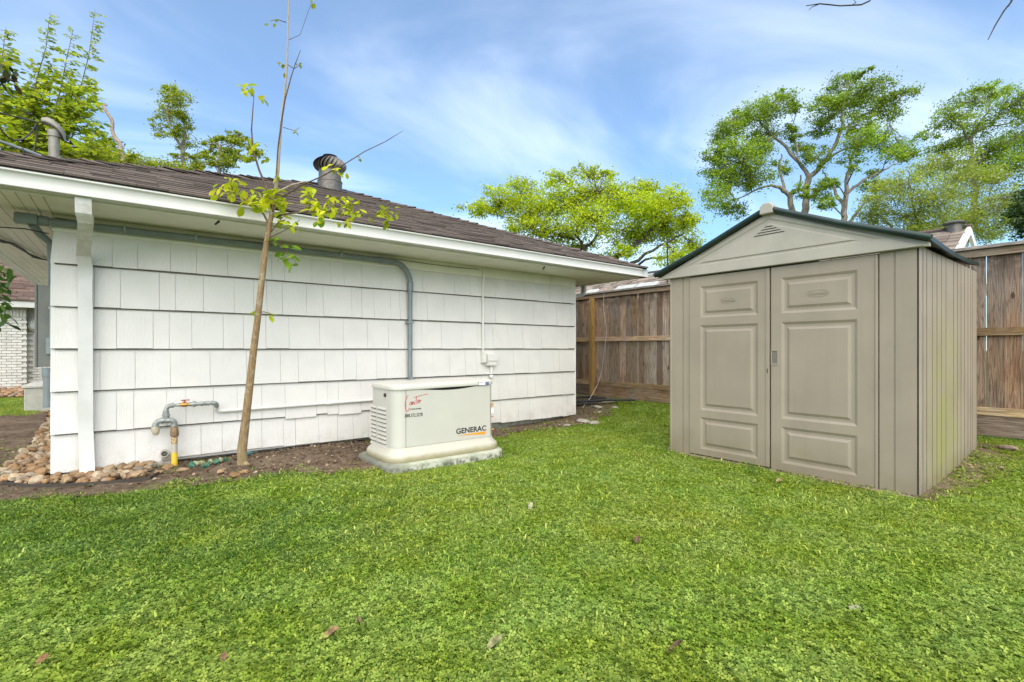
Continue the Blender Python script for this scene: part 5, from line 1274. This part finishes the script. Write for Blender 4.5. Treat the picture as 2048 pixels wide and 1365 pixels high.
# ash tree with upright shoots: compound leaves streaming in the wind
ashD = 9.5
def ash():
    rr_ = random.Random(8); base = P(-40, 740, ashD); base.z = 0
    root = thing('young_ash_tree', base, 'leafy bright green tree with tall upright shoots behind the left roof edge', 'tree')
    shoots = [[(40, 330, 4), (60, 220, 3), (76, 150, 2), (92, 95, 1.4), (100, 24, .7)], [(70, 330, 4), (120, 185, 2.2), (135, 110, 1.5), (147, 58, .7)], [(90, 310, 4), (125, 245, 3), (160, 180, 2), (178, 110, 1.4), (190, 20, .7)],
              [(-20, 330, 4), (-5, 170, 2.5), (5, 110, 1.5), (12, 55, .7)], [(130, 320, 3), (152, 250, 2), (160, 205, .9)], [(20, 330, 3), (48, 250, 2.4), (52, 200, 1.2)], [(-60, 330, 4), (-50, 200, 2.5), (-45, 80, .8)], [(150, 330, 3), (178, 300, 2), (188, 275, 1)]]
    m = MB(); m.tube([base - Vector((0, 0, .1)), base.lerp(P(-10, 400, ashD), .6), P(0, 330, ashD)], [.1, .08, .06], 9); m.build('trunk', BARKG, root, smooth=60)
    LQ = []; tw = MB()
    W = Vector((RX, RY, -.25)).normalized()
    def compound(p, d, sc_, k=7):
        q = p + d * sc_; tw.tube([p, q], [.004, .002], 3, False)
        side = d.cross(Vector((rr_.uniform(-.3, .3), rr_.uniform(-.3, .3), 1))).normalized()
        for i in range(k):
            t = .25 + .75 * i / (k - 1); c0 = p.lerp(q, t); sd = side * (1 if i % 2 else -1) if i < k - 1 else Vector((0, 0, 0))
            dr__ = (d * .7 + sd * .8 + Vector((rr_.uniform(-.35, .35), rr_.uniform(-.35, .35), rr_.uniform(-.5, .2)))).normalized(); L = sc_ * rr_.uniform(.42, .62)
            w = dr__.cross(Vector((rr_.uniform(-.9, .9), rr_.uniform(-.9, .9), 1))).normalized() * L * .26
            nn = dr__.cross(w).normalized() * L * .05
            LQ.append([c0, c0 + dr__ * L * .5 + w + nn, c0 + dr__ * L, c0 + dr__ * L * .5 - w + nn])
    for s_ in shoots:
        dj = rr_.uniform(-.5, .8); pp = [P(x, y, ashD + dj) for x, y, _ in s_]; rd = [q_[2] * .5 * ashD / F for q_ in s_]
        m = MB(); m.tube(pp, rd, 6); m.build('shoot', BARKG, root, smooth=60)
        for i in range(len(pp) - 1):
            n = max(3, int((pp[i + 1] - pp[i]).length / .055))
            for k in range(n):
                p = pp[i].lerp(pp[i + 1], k / n); fr = (i + k / n) / (len(pp) - 1); sc_ = .30 * (1.05 - .7 * fr)
                for _ in range(1 if rr_.random() < .4 else 2):
                    a = rr_.uniform(0, 6.28); d = (Vector((math.cos(a), math.sin(a), rr_.uniform(.0, .5))) * .8 + W * .75).normalized(); compound(p, d, sc_ * rr_.uniform(.7, 1.15))
    for (bx_, by_, rx_, ry_, n) in ((20, 245, 45, 50, 120), (60, 205, 38, 34, 90), (88, 165, 24, 26, 40), (60, 275, 60, 38, 150), (125, 232, 46, 38, 110), (150, 195, 34, 28, 60), (180, 285, 24, 28, 50), (150, 300, 50, 24, 90), (40, 310, 60, 20, 100), (190, 312, 30, 16, 50), (-10, 110, 24, 40, 50), (-30, 250, 40, 80, 90)):
        for _ in range(int(n * .72)):
            p = P(bx_ + rr_.gauss(0, .5) * rx_, by_ + rr_.gauss(0, .5) * ry_, ashD + rr_.gauss(0, .45)); a = rr_.uniform(0, 6.28)
            compound(p, (Vector((math.cos(a), math.sin(a), rr_.uniform(-.2, .5))) * .8 + W * .6).normalized(), .24 * rr_.uniform(.7, 1.2))
    tw.build('twigs', TWIG, root)['kind'] = 'stuff'
    o = fast_quads('crown', np.array([[tuple(v) for v in q_] for q_ in LQ]), LASH, None, root, base); o['kind'] = 'stuff'
ash()

# broad leaf mesh (obovate, folded along the midrib)
def leaf_mesh(name, mat, L=1.0, W=.5, fold=.12, curl=.1):
    prof = [(0, .02), (.18, .55), (.42, .95), (.66, 1.0), (.86, .62), (1, .03)]; v, f = [], []
    for t, w in prof:
        z = -curl * t * t * L; v += [(t * L, -w * W / 2, z + fold * w * W), (t * L, 0, z), (t * L, w * W / 2, z + fold * w * W)]
    for i in range(len(prof) - 1): a = 3 * i; f += [(a, a + 3, a + 4, a + 1), (a + 1, a + 4, a + 5, a + 2)]
    me = bpy.data.meshes.new(name); me.from_pydata(v, [], f); me.materials.append(mat); me.shade_smooth(); return me

# magnolia at the left edge: trunk stands out of frame, two branches reach in
MAGL = leaf_mat('magnolia_leaf', (0.032, 0.088, 0.019), (0.072, 0.160, 0.029), (0.144, 0.240, 0.048), .25, 2, True, .3)
MAGD = leaf_mat('magnolia_leaf_dark', (0.016, 0.029, 0.010), (0.039, 0.052, 0.019), (0.098, 0.072, 0.039), .15, 2, True, .35)
mgb = P(-330, 745, 6.6); mgb.z = 0
mg = thing('magnolia_tree', mgb, 'broad dark leaved tree reaching in from the left photo edge', 'tree')
m = MB(); m.tube([mgb - Vector((0, 0, .1)), mgb + Vector((.05, 0, 1.5)), mgb + Vector((.1, .1, 3.2)), P(-180, 120, 6.8)], [.14, .12, .09, .05], 10); m.build('trunk', BARKD, mg, smooth=60)
for (pts, mats_, lm, n, zone) in (([(-180, 130, .05), (-90, 150, .03), (-20, 150, .014), (25, 160, .006)], TWIG, MAGD, 34, (5, 152, 38, 24)), ([(-250, 420, .05), (-130, 520, .03), (-40, 580, .014), (8, 600, .006)], TWIG, MAGL, 80, (2, 590, 24, 62))):
    pp = [P(x, y, 6.4) for x, y, _ in pts]; m = MB(); m.tube(pp, [q_[2] for q_ in pts], 7); br = m.build('branch', TWIG, mg, smooth=60)
    lme = leaf_mesh('leaf', lm, .14, .062); rr_ = random.Random(n)
    for k in range(n):
        p = P(zone[0] + rr_.gauss(0, .5) * zone[2] - (8 if k % 3 == 0 else 0), zone[1] + rr_.uniform(-1, 1) * zone[3], 6.4 + rr_.gauss(0, .18))
        inst('leaf', lme, br, p, (rr_.uniform(-.9, .9), rr_.uniform(-.2, 1.1), rr_.uniform(0, 6.28)), (1, 1, 1) if rr_.random() < .7 else (.7, .7, .7))

# overhanging twigs at the upper right: limb of a tree standing out of frame to the right
ob = Vector((5.4, -1.1, 0)); oh = thing('bare_twig_tree', ob, 'bare dark twigs hanging into the top right corner of the picture', 'tree')
m = MB(); m.tube([ob - Vector((0, 0, .1)), ob + Vector((.05, .05, 2)), ob + Vector((-.1, .2, 4.2))], [.15, .12, .08], 10); m.build('trunk', BARKD, oh, smooth=60)
limbp = [ob + Vector((-.1, .2, 4.0)), P(2300, -120, 3.4), P(2050, -110, 4.0), P(1850, -70, 4.2), P(1760, -20, 4.2)]
m = MB(); m.tube(limbp, [.06, .045, .03, .016, .007], 8); m.build('limb', BARKD, oh, smooth=60)
for pl in ([(1760, -20, .007), (1738, 3, .006), (1722, 10, .006), (1680, 12, .0055), (1640, 8, .005), (1612, 12, .003)], [(1640, 8, .004), (1625, 14, .003), (1618, 20, .002)], [(2050, -110, .012), (2030, -20, .008), (2022, 5, .007), (2008, 22, .006), (1990, 52, .005), (1976, 80, .003)], [(2008, 22, .004), (2012, 16, .003), (2020, 12, .002)], [(1700, 12, .004), (1712, 6, .003), (1706, -2, .002)]):
    m = MB(); m.tube([P(x, y, 4.1) for x, y, _ in pl], [q_[2] for q_ in pl], 6); m.build('twig', BARKD, oh, smooth=60)

# ------------------------------------------------------------------ SAPLING
SPL = leaf_mat('sapling_leaf', (0.316, 0.419, 0.018), (0.520, 0.594, 0.021), (0.781, 0.734, 0.042), .5, 3, True, .4)
SPD = leaf_mat('sapling_leaf_deep', (0.135, 0.265, 0.017), (0.220, 0.374, 0.021), (0.304, 0.468, 0.031), .5, 3, True, .4)
sb_ = onZ(487, 936, .03)
sap = thing('sapling', sb_, 'slim leaning sapling with sparse lime green leaves in front of the wall', 'tree')
def SD(py): return 4.80 - .36 * (936 - py) / 500 if py > 436 else 4.44 - .0004 * (436 - py)
def sp(x, y, dd=0): return P(x, y, SD(y) + dd)
tk = [(487, 938, 11), (485, 925, 9.6), (484, 900, 9), (489, 860, 8.2), (496, 800, 7.3), (505, 720, 6.7), (515, 640, 6.1), (524, 560, 5.7), (531, 500, 5.3), (537, 462, 5), (543, 430, 4.3), (551, 385, 3.3), (556, 340, 3), (559, 290, 2.6), (564, 230, 2.2), (570, 180, 1.9), (574, 130, 1.7), (576, 60, 1.4), (578, -10, 1.2), (581, -90, .9)]
m = MB(); m.tube([sb_ - Vector((0, 0, .1))] + [sp(x, y) for x, y, _ in tk], [.06] + [q_ * SD(y) / F for x, y, q_ in tk], 14); m.build('trunk', BARKS, sap, smooth=70)
m = MB(); m.tube([sp(486, 925), sp(494, 931, -.03), onZ(503, 933, .02)], [.036, .028, .014], 8); m.build('root', BARKS, sap, smooth=60)
m = MB(); m.tube([sp(533, 482), sp(531, 481, -.03)], [.02, .012], 8); m.build('knot', BARKS, sap, smooth=60)
twigs = [([(553, 352, 2.0), (556, 300, 1.8), (562, 250, 1.6), (570, 200, 1.4), (582, 155, 1.1), (590, 130, .8), (601, 101, .5)], TWIG), ([(556, 400, 1.9), (600, 372, 1.6), (640, 355, 1.4), (690, 328, 1.1), (730, 303, .9), (770, 284, .8), (806, 262, .4)], TWIG), ([(555, 385, 2.6), (585, 370, 2), (612, 363, 1.2)], TWIGL),
         ([(546, 424, 2.6), (535, 380, 2.4), (518, 340, 2.1), (506, 300, 1.8), (503, 260, 1.4), (506, 215, 1), (508, 190, .6)], TWIG), ([(539, 452, 2.4), (528, 430, 2), (515, 415, 1.6), (490, 400, 1.3), (465, 385, 1), (440, 382, .6)], TWIG), ([(470, 390, 1.2), (462, 370, .9), (466, 352, .5)], TWIG),
         ([(546, 434, 2.2), (575, 428, 1.8), (615, 424, 1.5), (655, 424, 1.3), (690, 430, 1), (715, 440, .6)], TWIG), ([(615, 424, 1.2), (625, 400, 1), (618, 382, .6)], TWIG), ([(655, 424, 1.2), (690, 412, 1), (720, 408, .7), (745, 420, .5)], TWIG), ([(690, 420, 1), (740, 425, .8), (775, 428, .5)], TWIG),
         ([(541, 465, 1.6), (553, 450, 1.2), (562, 438, 1), (570, 432, .6)], TWIG), ([(540, 475, 1.4), (560, 466, 1), (585, 452, .8), (600, 440, .5)], TWIG), ([(538, 484, 1.6), (545, 482, 1.2), (558, 490, 1), (572, 500, .9), (577, 512, .6)], TWIG), ([(519, 625, 1.4), (528, 624, 1), (540, 628, .6)], TWIG), ([(519, 622, 1.2), (512, 620, .6)], TWIG), ([(576, 130, 1), (588, 138, .8), (597, 132, .5)], TWIG), ([(572, 45, 1), (556, 40, .8), (540, 42, .4)], TWIG), ([(578, 80, .7), (600, 70, .5), (618, 20, .4), (624, 2, .3)], TWIG), ([(566, 255, .8), (590, 262, .6), (600, 255, .4)], TWIG), ([(508, 195, .8), (495, 178, .7), (482, 172, .4)], TWIG)]
for pl, mt in twigs:
    m = MB(); m.tube([sp(x, y, -.01) for x, y, _ in pl], [max(.0014, q_ * .0042) for _, _, q_ in pl], 6); m.build('branch', mt, sap, smooth=60)
LM1 = [leaf_mesh('leaf', SPL, 1, .58, .1, .12), leaf_mesh('leaf', SPL, 1, .5, .16, .3)]; LM2 = [leaf_mesh('leaf', SPD, 1, .6, .1, .15)]
rr_ = random.Random(15)
def cluster(x, y, rx, ry, n, size, ms, droop=.3):
    for _ in range(n):
        p = sp(x + rr_.uniform(-1, 1) * rx * .9, y + rr_.uniform(-1, 1) * ry * .9, rr_.gauss(0, .07)); s = size * rr_.uniform(.8, 1.4)
        LEAVES.append((s, rr_.choice(ms), p, (rr_.uniform(-.7, .7), droop + rr_.uniform(-.6, .7), rr_.uniform(0, 6.28))))
LEAVES = []
for a in ((448, 380, 22, 14, 24, .068, LM1), (470, 362, 14, 12, 14, .062, LM1), (492, 392, 26, 16, 20, .072, LM1), (488, 408, 8, 12, 5, .085, LM1), (545, 390, 22, 14, 24, .075, LM1), (540, 412, 30, 14, 26, .085, LM1), (565, 405, 12, 10, 8, .07, LM1), (616, 385, 14, 12, 14, .062, LM1), (622, 410, 18, 12, 22, .075, LM1), (650, 418, 24, 14, 26, .068, LM1), (668, 400, 18, 10, 12, .06, LM1), (700, 412, 22, 16, 28, .058, LM1), (712, 432, 14, 10, 9, .055, LM1), (690, 448, 18, 8, 9, .06, LM1), (640, 440, 10, 8, 4, .06, LM2), (735, 438, 6, 5, 4, .045, LM1), (775, 428, 20, 16, 26, .058, LM1), (773, 448, 8, 5, 4, .05, LM1),
          (562, 445, 12, 10, 10, .07, LM1), (585, 448, 14, 8, 8, .055, LM1), (552, 478, 10, 5, 4, .08, LM2), (575, 515, 14, 16, 13, .095, LM2), (578, 495, 6, 5, 3, .085, LM2), (540, 627, 8, 4, 4, .065, LM1), (512, 621, 6, 3, 3, .05, LM1), (494, 176, 18, 10, 9, .075, LM1), (525, 195, 12, 5, 5, .06, LM1), (513, 285, 22, 16, 12, .05, LM1), (495, 318, 12, 10, 8, .05, LM1), (520, 310, 20, 14, 8, .05, LM2), (660, 332, 14, 8, 8, .06, LM1), (682, 345, 12, 7, 6, .06, LM1), (715, 315, 14, 8, 4, .035, LM1),
          (548, 42, 14, 7, 6, .04, LM1), (625, 4, 10, 4, 5, .05, LM1), (560, 130, 7, 6, 4, .035, LM1), (592, 132, 8, 6, 4, .04, LM1), (570, 150, 5, 5, 3, .05, LM2), (570, 175, 4, 6, 3, .035, LM1), (590, 260, 9, 6, 5, .035, LM1), (552, 352, 5, 5, 4, .05, LM1)):
    cluster(*a)
LEAVES.sort(key=lambda l: -l[0])
for s_, me_, p, ro in LEAVES[:300]: inst('leaf', me_, sap, p, ro, (s_, s_, s_))
m = MB()
from mathutils import Euler
for s_, me_, p, ro in LEAVES[300:]:
    rm = Euler(ro).to_matrix(); m.add([rm @ (v.co * s_) + p for v in me_.vertices], [tuple(f_.vertices) for f_ in me_.polygons])
SPI = leaf_mat('sapling_leaf_small', (.20, .26, .015), (.33, .38, .018), (.48, .47, .04), .5, 3, False, .4)
m.build('small_leaves', SPI, sap, smooth=180)['kind'] = 'stuff'

# ------------------------------------------------------------------ LAWN
def grass_mat(name, stops, trans=.45):
    m = M(name); r = m.island(); r2 = m.rand()
    c = m.ramp(r, [(p_, tuple(x_ * (.62 if p_ == 0 else 1.0) for x_ in c_)) for p_, c_ in stops])
    big = m.noise(.75, 4, .6); mid = m.noise(3.5, 3)
    c = m.hsv(c, m.rng(big, .35, .68, .500, .483), m.rng(mid, .3, .7, 1.04, .92), m.math('MULTIPLY', m.rng(mid, .3, .7, .92, 1.1), m.math('MULTIPLY_ADD', r2, .3, .88)))
    return m.leafy(c, trans, .45)
GR1 = grass_mat('grass_blade', [(0, (0.134, 0.238, 0.028)), (.4, (0.247, 0.396, 0.045)), (.75, (0.394, 0.540, 0.076)), (.93, (0.568, 0.624, 0.144)), (1, (1.025, 0.753, 0.212))])
GR2 = grass_mat('clover_leaf', [(0, (0.130, 0.246, 0.033)), (.5, (0.243, 0.387, 0.052)), (1, (0.410, 0.528, 0.091))])
GR3 = grass_mat('coarse_blade', [(0, (0.068, 0.166, 0.026)), (.5, (0.134, 0.266, 0.035)), (1, (0.233, 0.367, 0.048))])
def tuft(seed, n, hmin, hmax, w, rad, mat, lean=.6):
    rr_ = random.Random(seed); m = MB()
    for _ in range(n):
        a = rr_.uniform(0, 6.28); d = rad * math.sqrt(rr_.random()); a2 = rr_.uniform(0, 6.28); ln = rr_.uniform(.15, lean); h_ = rr_.uniform(hmin, hmax)
        p = Vector((math.cos(a) * d, math.sin(a) * d, -.004)); dir_ = Vector((math.cos(a2) * ln, math.sin(a2) * ln, 1)).normalized(); sd = Vector((-math.sin(a2), math.cos(a2), 0)) * w * rr_.uniform(.6, 1.2) * .5
        q1 = p + dir_ * h_ * .5; q2 = p + dir_ * h_ * .85 + Vector((math.cos(a2), math.sin(a2), -.15)) * h_ * .3 * ln
        q3 = q2 + Vector((math.cos(a2) * .8, math.sin(a2) * .8, .1 - .5 * ln)) * h_ * .3
        m.add([p - sd, p + sd, q1 + sd, q1 - sd, q2 + sd * .7, q2 - sd * .7, q3], [(0, 1, 2, 3), (3, 2, 4, 5), (5, 4, 6)])
    return m, mat
def clover(seed, n, hmin, hmax, s, rad, mat):
    rr_ = random.Random(seed); m = MB()
    for _ in range(n):
        a = rr_.uniform(0, 6.28); d = rad * math.sqrt(rr_.random()); h_ = rr_.uniform(hmin, hmax); c = Vector((math.cos(a) * d, math.sin(a) * d, h_)); s_ = s * rr_.uniform(.6, 1.25)
        tilt = Vector((rr_.uniform(-.5, .5), rr_.uniform(-.5, .5), 1)).normalized(); u_ = tilt.orthogonal().normalized(); v_ = tilt.cross(u_); a0 = rr_.uniform(0, 6.28); V = [c]; Fs = []
        for k in range(3):
            b_ = a0 + k * 2.094; e0 = u_ * math.cos(b_ - .62) + v_ * math.sin(b_ - .62); e1 = u_ * math.cos(b_) + v_ * math.sin(b_); e2 = u_ * math.cos(b_ + .62) + v_ * math.sin(b_ + .62)
            V += [c + e0 * s_ * .8 + tilt * s_ * .22, c + e1 * s_ + tilt * s_ * .02, c + e2 * s_ * .8 + tilt * s_ * .22]; i = 1 + 3 * k; Fs += [(0, i, i + 1), (0, i + 1, i + 2)]
        m.add(V, Fs)
    return m, mat
TEMPL = {'broad': [tuft(80 + k, 22, .022, .055, .0082, .06, GR1, 1.5) for k in range(5)], 'grass': [tuft(k, 44, .016, .044, .0040, .065, GR1, 1.5) for k in range(6)], 'clover': [clover(20 + k, 28, .010, .032, .0098, .075, GR2) for k in range(5)], 'coarse': [tuft(50 + k, 20, .028, .06, .0080, .055, GR3, 1.4) for k in range(4)]}
def template_objects(key):
    out = []
    for m, mat in TEMPL[key]:
        me = bpy.data.meshes.new(key + '_clump'); me.from_pydata(m.v, [], m.f); me.materials.append(mat); me.shade_smooth(); o = bpy.data.objects.new(key + '_clump', me); out.append(o)
    return out
def scatter(name, pts, rots, scl, key, lab):
    """points mesh + geometry nodes that set one clump variant on each point"""
    tm = template_objects(key); N = len(pts); gsel = np.random.default_rng(len(pts)).integers(0, len(tm), N)
    me = bpy.data.meshes.new(name); me.vertices.add(N); me.vertices.foreach_set('co', np.asarray(pts, dtype=np.float32).reshape(-1))
    for an, ty, arr in (('rot', 'FLOAT_VECTOR', np.asarray(rots, dtype=np.float32).reshape(-1)), ('scl', 'FLOAT', np.asarray(scl, dtype=np.float32)), ('idx', 'INT', gsel.astype(np.int32))):
        at = me.attributes.new(an, ty, 'POINT'); at.data.foreach_set('vector' if ty == 'FLOAT_VECTOR' else 'value', arr)
    o = bpy.data.objects.new(name, me); COL.objects.link(o); tag(o, lab, kind='stuff')
    ng = bpy.data.node_groups.new(name, 'GeometryNodeTree'); ng.interface.new_socket('Geometry', in_out='INPUT', socket_type='NodeSocketGeometry'); ng.interface.new_socket('Geometry', in_out='OUTPUT', socket_type='NodeSocketGeometry')
    N_, L_ = ng.nodes, ng.links; gi = N_.new('NodeGroupInput'); go = N_.new('NodeGroupOutput'); iop = N_.new('GeometryNodeInstanceOnPoints'); jg = N_.new('GeometryNodeJoinGeometry')
    for t in tm:
        oi = N_.new('GeometryNodeObjectInfo'); oi.inputs['Object'].default_value = t; oi.inputs['As Instance'].default_value = False
        g2 = N_.new('GeometryNodeGeometryToInstance'); L_.new(oi.outputs['Geometry'], g2.inputs[0]); L_.new(g2.outputs[0], jg.inputs[0])
    def attr(nm, ty):
        a = N_.new('GeometryNodeInputNamedAttribute'); a.data_type = ty; a.inputs['Name'].default_value = nm; return [s for s in a.outputs if s.enabled and s.name == 'Attribute'][0]
    L_.new(gi.outputs[0], iop.inputs['Points']); L_.new(jg.outputs[0], iop.inputs['Instance']); iop.inputs['Pick Instance'].default_value = True
    L_.new(attr('idx', 'INT'), iop.inputs['Instance Index']); L_.new(attr('rot', 'FLOAT_VECTOR'), iop.inputs['Rotation']); L_.new(attr('scl', 'FLOAT'), iop.inputs['Scale'])
    L_.new(iop.outputs[0], go.inputs[0]); md = o.modifiers.new('scatter', 'NODES'); md.node_group = ng; return o
def lawn_points():
    rr_ = random.Random(99); out = {'grass': [], 'clover': [], 'coarse': [], 'broad': []}
    def blocked(x, y):
        if inpoly(x, y, STONEP): return True
        if GX0 - .1 < x < GX1 + .1 and GY0 - .1 < y < GY1 + .1: return True
        if x > SX + .01 and x < SXB and SY0 < y < SY1: return True
        if x > X0 and x < X1 and y > WY - .03: return True
        return False
    n = 0
    for _ in range(125000):
        # sample in view coordinates so that near ground is denser
        D = 1.15 + 9.5 * rr_.random() ** 1.45; lat = rr_.uniform(-1.28, 1.28) * D
        if abs(lat) > 9: continue
        x, y = FX * D + RX * lat, FY * D + RY * lat
        if x > 7.95 or y > 9 or blocked(x, y): continue
        ps = 1.0
        nz = mnoise.noise(Vector((x * 2.6, y * 2.6, 0)))
        w = Vector((x * 3, y * 3, 1)); xx, yy = x + mnoise.noise(w) * .16 + rr_.gauss(0, .06), y + mnoise.noise(w + Vector((9, 5, 2))) * .2 + rr_.gauss(0, .085)
        if inpoly(xx, yy, SOILP): ps = .025 if y > 4.0 else .05
        elif inpoly(xx, yy, SOIL2): ps = .22 if x > 6.2 else .10
        elif inpoly(xx, yy, SOIL3): ps = .5 if x > 5 else .22
        if rr_.random() > ps: continue
        leftness = max(0, min(1, (-.15 - lat / D) * 2.2)) * max(0, 1 - abs(D - 3.3) / 1.6)
        pc = .34 + .30 * nz + (.16 if D < 2.4 else 0)
        u_ = rr_.random()
        key = 'coarse' if u_ < .05 + .75 * leftness * (mnoise.noise(Vector((x * 1.5, y * 1.5, 9))) > -.25) + (.06 if D < 2.3 else 0) else ('clover' if rr_.random() < pc else 'grass')
        if key == 'grass' and rr_.random() < (.55 if D < 2.6 else .35) * (.6 + .8 * mnoise.noise(Vector((x * 1.9, y * 1.9, 4))) + .3): key = 'broad'
        s = rr_.uniform(.75, 1.25) * (1.25 if key == 'clover' and D < 2.4 and rr_.random() < .5 else 1) * (1.0 if D < 3 else min(1.35, 1 + (D - 3) * .07)) * (.8 if D > 5 else .95) * (.6 if (1.8 < x < 3.5 and 4.2 < y < 4.5) else 1)
        out[key].append(((x, y, gz(x, y) - .006 + .010 * mnoise.noise(Vector((x * .8, y * .8, 0)))), (rr_.uniform(-.12, .12), rr_.uniform(-.12, .12), rr_.uniform(0, 6.28)), s))
    # far lawn strip at left
    for _ in range(16000):
        x, y = rr_.uniform(-6, -1.3), rr_.uniform(9.4, 19)
        a = CX + F * (RX * x + RY * y) / (FX * x + FY * y); D = FX * x + FY * y; py = HY + CH * F / D
        if py > 833 or py < 798: continue
        out['grass'].append(((x, y, -.006), (0, 0, rr_.uniform(0, 6.28)), 1.5))
    return out
LP = lawn_points()
for key, nm, lab in (('broad', 'lawn_blades', 'broad flat grass blades of the back lawn'), ('grass', 'lawn_grass', 'fine short green grass of the back lawn'), ('clover', 'lawn_clover', 'low clover leaves mixed through the lawn'), ('coarse', 'coarse_grass', 'darker coarse grass blades at the left of the lawn')):
    a = LP[key]; scatter(nm, [p for p, _, _ in a], [q_ for _, q_, _ in a], [s for _, _, s in a], key, lab)

# weed by the shed doors
wd = onZ(1512, 952, .0); wt = thing('weed', (wd.x, wd.y, 0), 'feathery green weed growing at the foot of the left shed door', 'weed')
m = MB(); rr_ = random.Random(2)
m.tube([(wd.x, wd.y, 0), (wd.x - .01, wd.y + .03, .05), (wd.x, wd.y + .06, .1)], [.004, .003, .002], 5); m.build('stem', TWIG, wt)
Qw = []
for _ in range(150):
    c = Vector((wd.x + rr_.gauss(-.02, .02), wd.y + rr_.gauss(.03, .035), abs(rr_.gauss(.05, .035)))); d = Vector((rr_.gauss(0, 1), rr_.gauss(0, 1), rr_.gauss(.5, .6))).normalized(); w_ = d.orthogonal().normalized() * .003; Qw.append([c, c + d * .015 + w_, c + d * .034, c + d * .015 - w_])
fast_quads('foliage', np.array([[tuple(v) for v in q_] for q_ in Qw]), GR3, None, wt, wt.location)
# leaves and small things on the lawn
def flat_leaf(px, py, L, W, col, rot, lab, z=.026):
    p = onZ(px, py, z); col = tuple(c * .5 for c in col); rr_ = random.Random(int(px)); me = leaf_mesh('fallen_leaf', plain('dead_leaf', col, .85, 0, .45, 60, .2), L, W, .35, -.45)
    for v in me.vertices: v.co += Vector((rr_.gauss(0, .04), rr_.gauss(0, .05), rr_.gauss(0, .06))) * L
    o = inst('fallen_leaf', me, None, (p.x, p.y, z), (.25, -.25, rot), (1, 1, 1)); tag(o, lab, 'leaf', 'fallen leaves on the lawn')
flat_leaf(640, 1285, .082, .045, (.42, .28, .14), -.45, 'tan curled dead leaf on the front lawn, largest of the fallen leaves')
flat_leaf(972, 1300, .075, .036, (.42, .42, .20), -.3, 'grey green fallen leaf at the bottom centre of the lawn')
flat_leaf(66, 1338, .05, .03, (.40, .21, .10), .5, 'rust orange leaf at the bottom left corner of the lawn')
flat_leaf(441, 1328, .035, .025, (.36, .22, .12), 1.0, 'small reddish leaf left of the tan curled leaf')
flat_leaf(728, 1255, .05, .028, (.33, .24, .12), 2.1, 'brown half hidden leaf above the tan curled leaf')
flat_leaf(1330, 1304, .07, .03, (.25, .16, .09), -.7, 'brown narrow leaf right of the bottom centre')
flat_leaf(1058, 1020, .06, .03, (.55, .55, .35), .6, 'pale yellowish leaf on the lawn in front of the generator')
flat_leaf(1552, 966, .06, .04, (.55, .45, .22), -.6, 'yellow brown leaf under the right shed door', .02)
flat_leaf(1270, 1088, .05, .03, (.22, .14, .08), .3, 'dark brown leaf in the middle of the lawn')
p = onZ(1710, 1216, .035); tag(inst('pebble', rock_mesh(9, 2, plain('pale_pebble', (.30, .28, .20), .7), .6), None, (p.x, p.y, .035), (0, 0, .6), (.035, .055, .04)), 'smooth pale pebble lying alone in the lawn in front of the shed', 'pebble')
p = onZ(2012, 908, .09); rt = tag(inst('tree_stump_root', rock_mesh(17, 2, DEADW, .55), None, (p.x, p.y, gz(p.x, p.y) + .02), (0, .2, .4), (.24, .14, .16)), 'grey weathered root stub poking from the grass right of the shed', 'root')
print('objects', len(SC.objects), 'tabs', len(tabs), 'stones', len(placed), {k: len(v) for k, v in LP.items()})
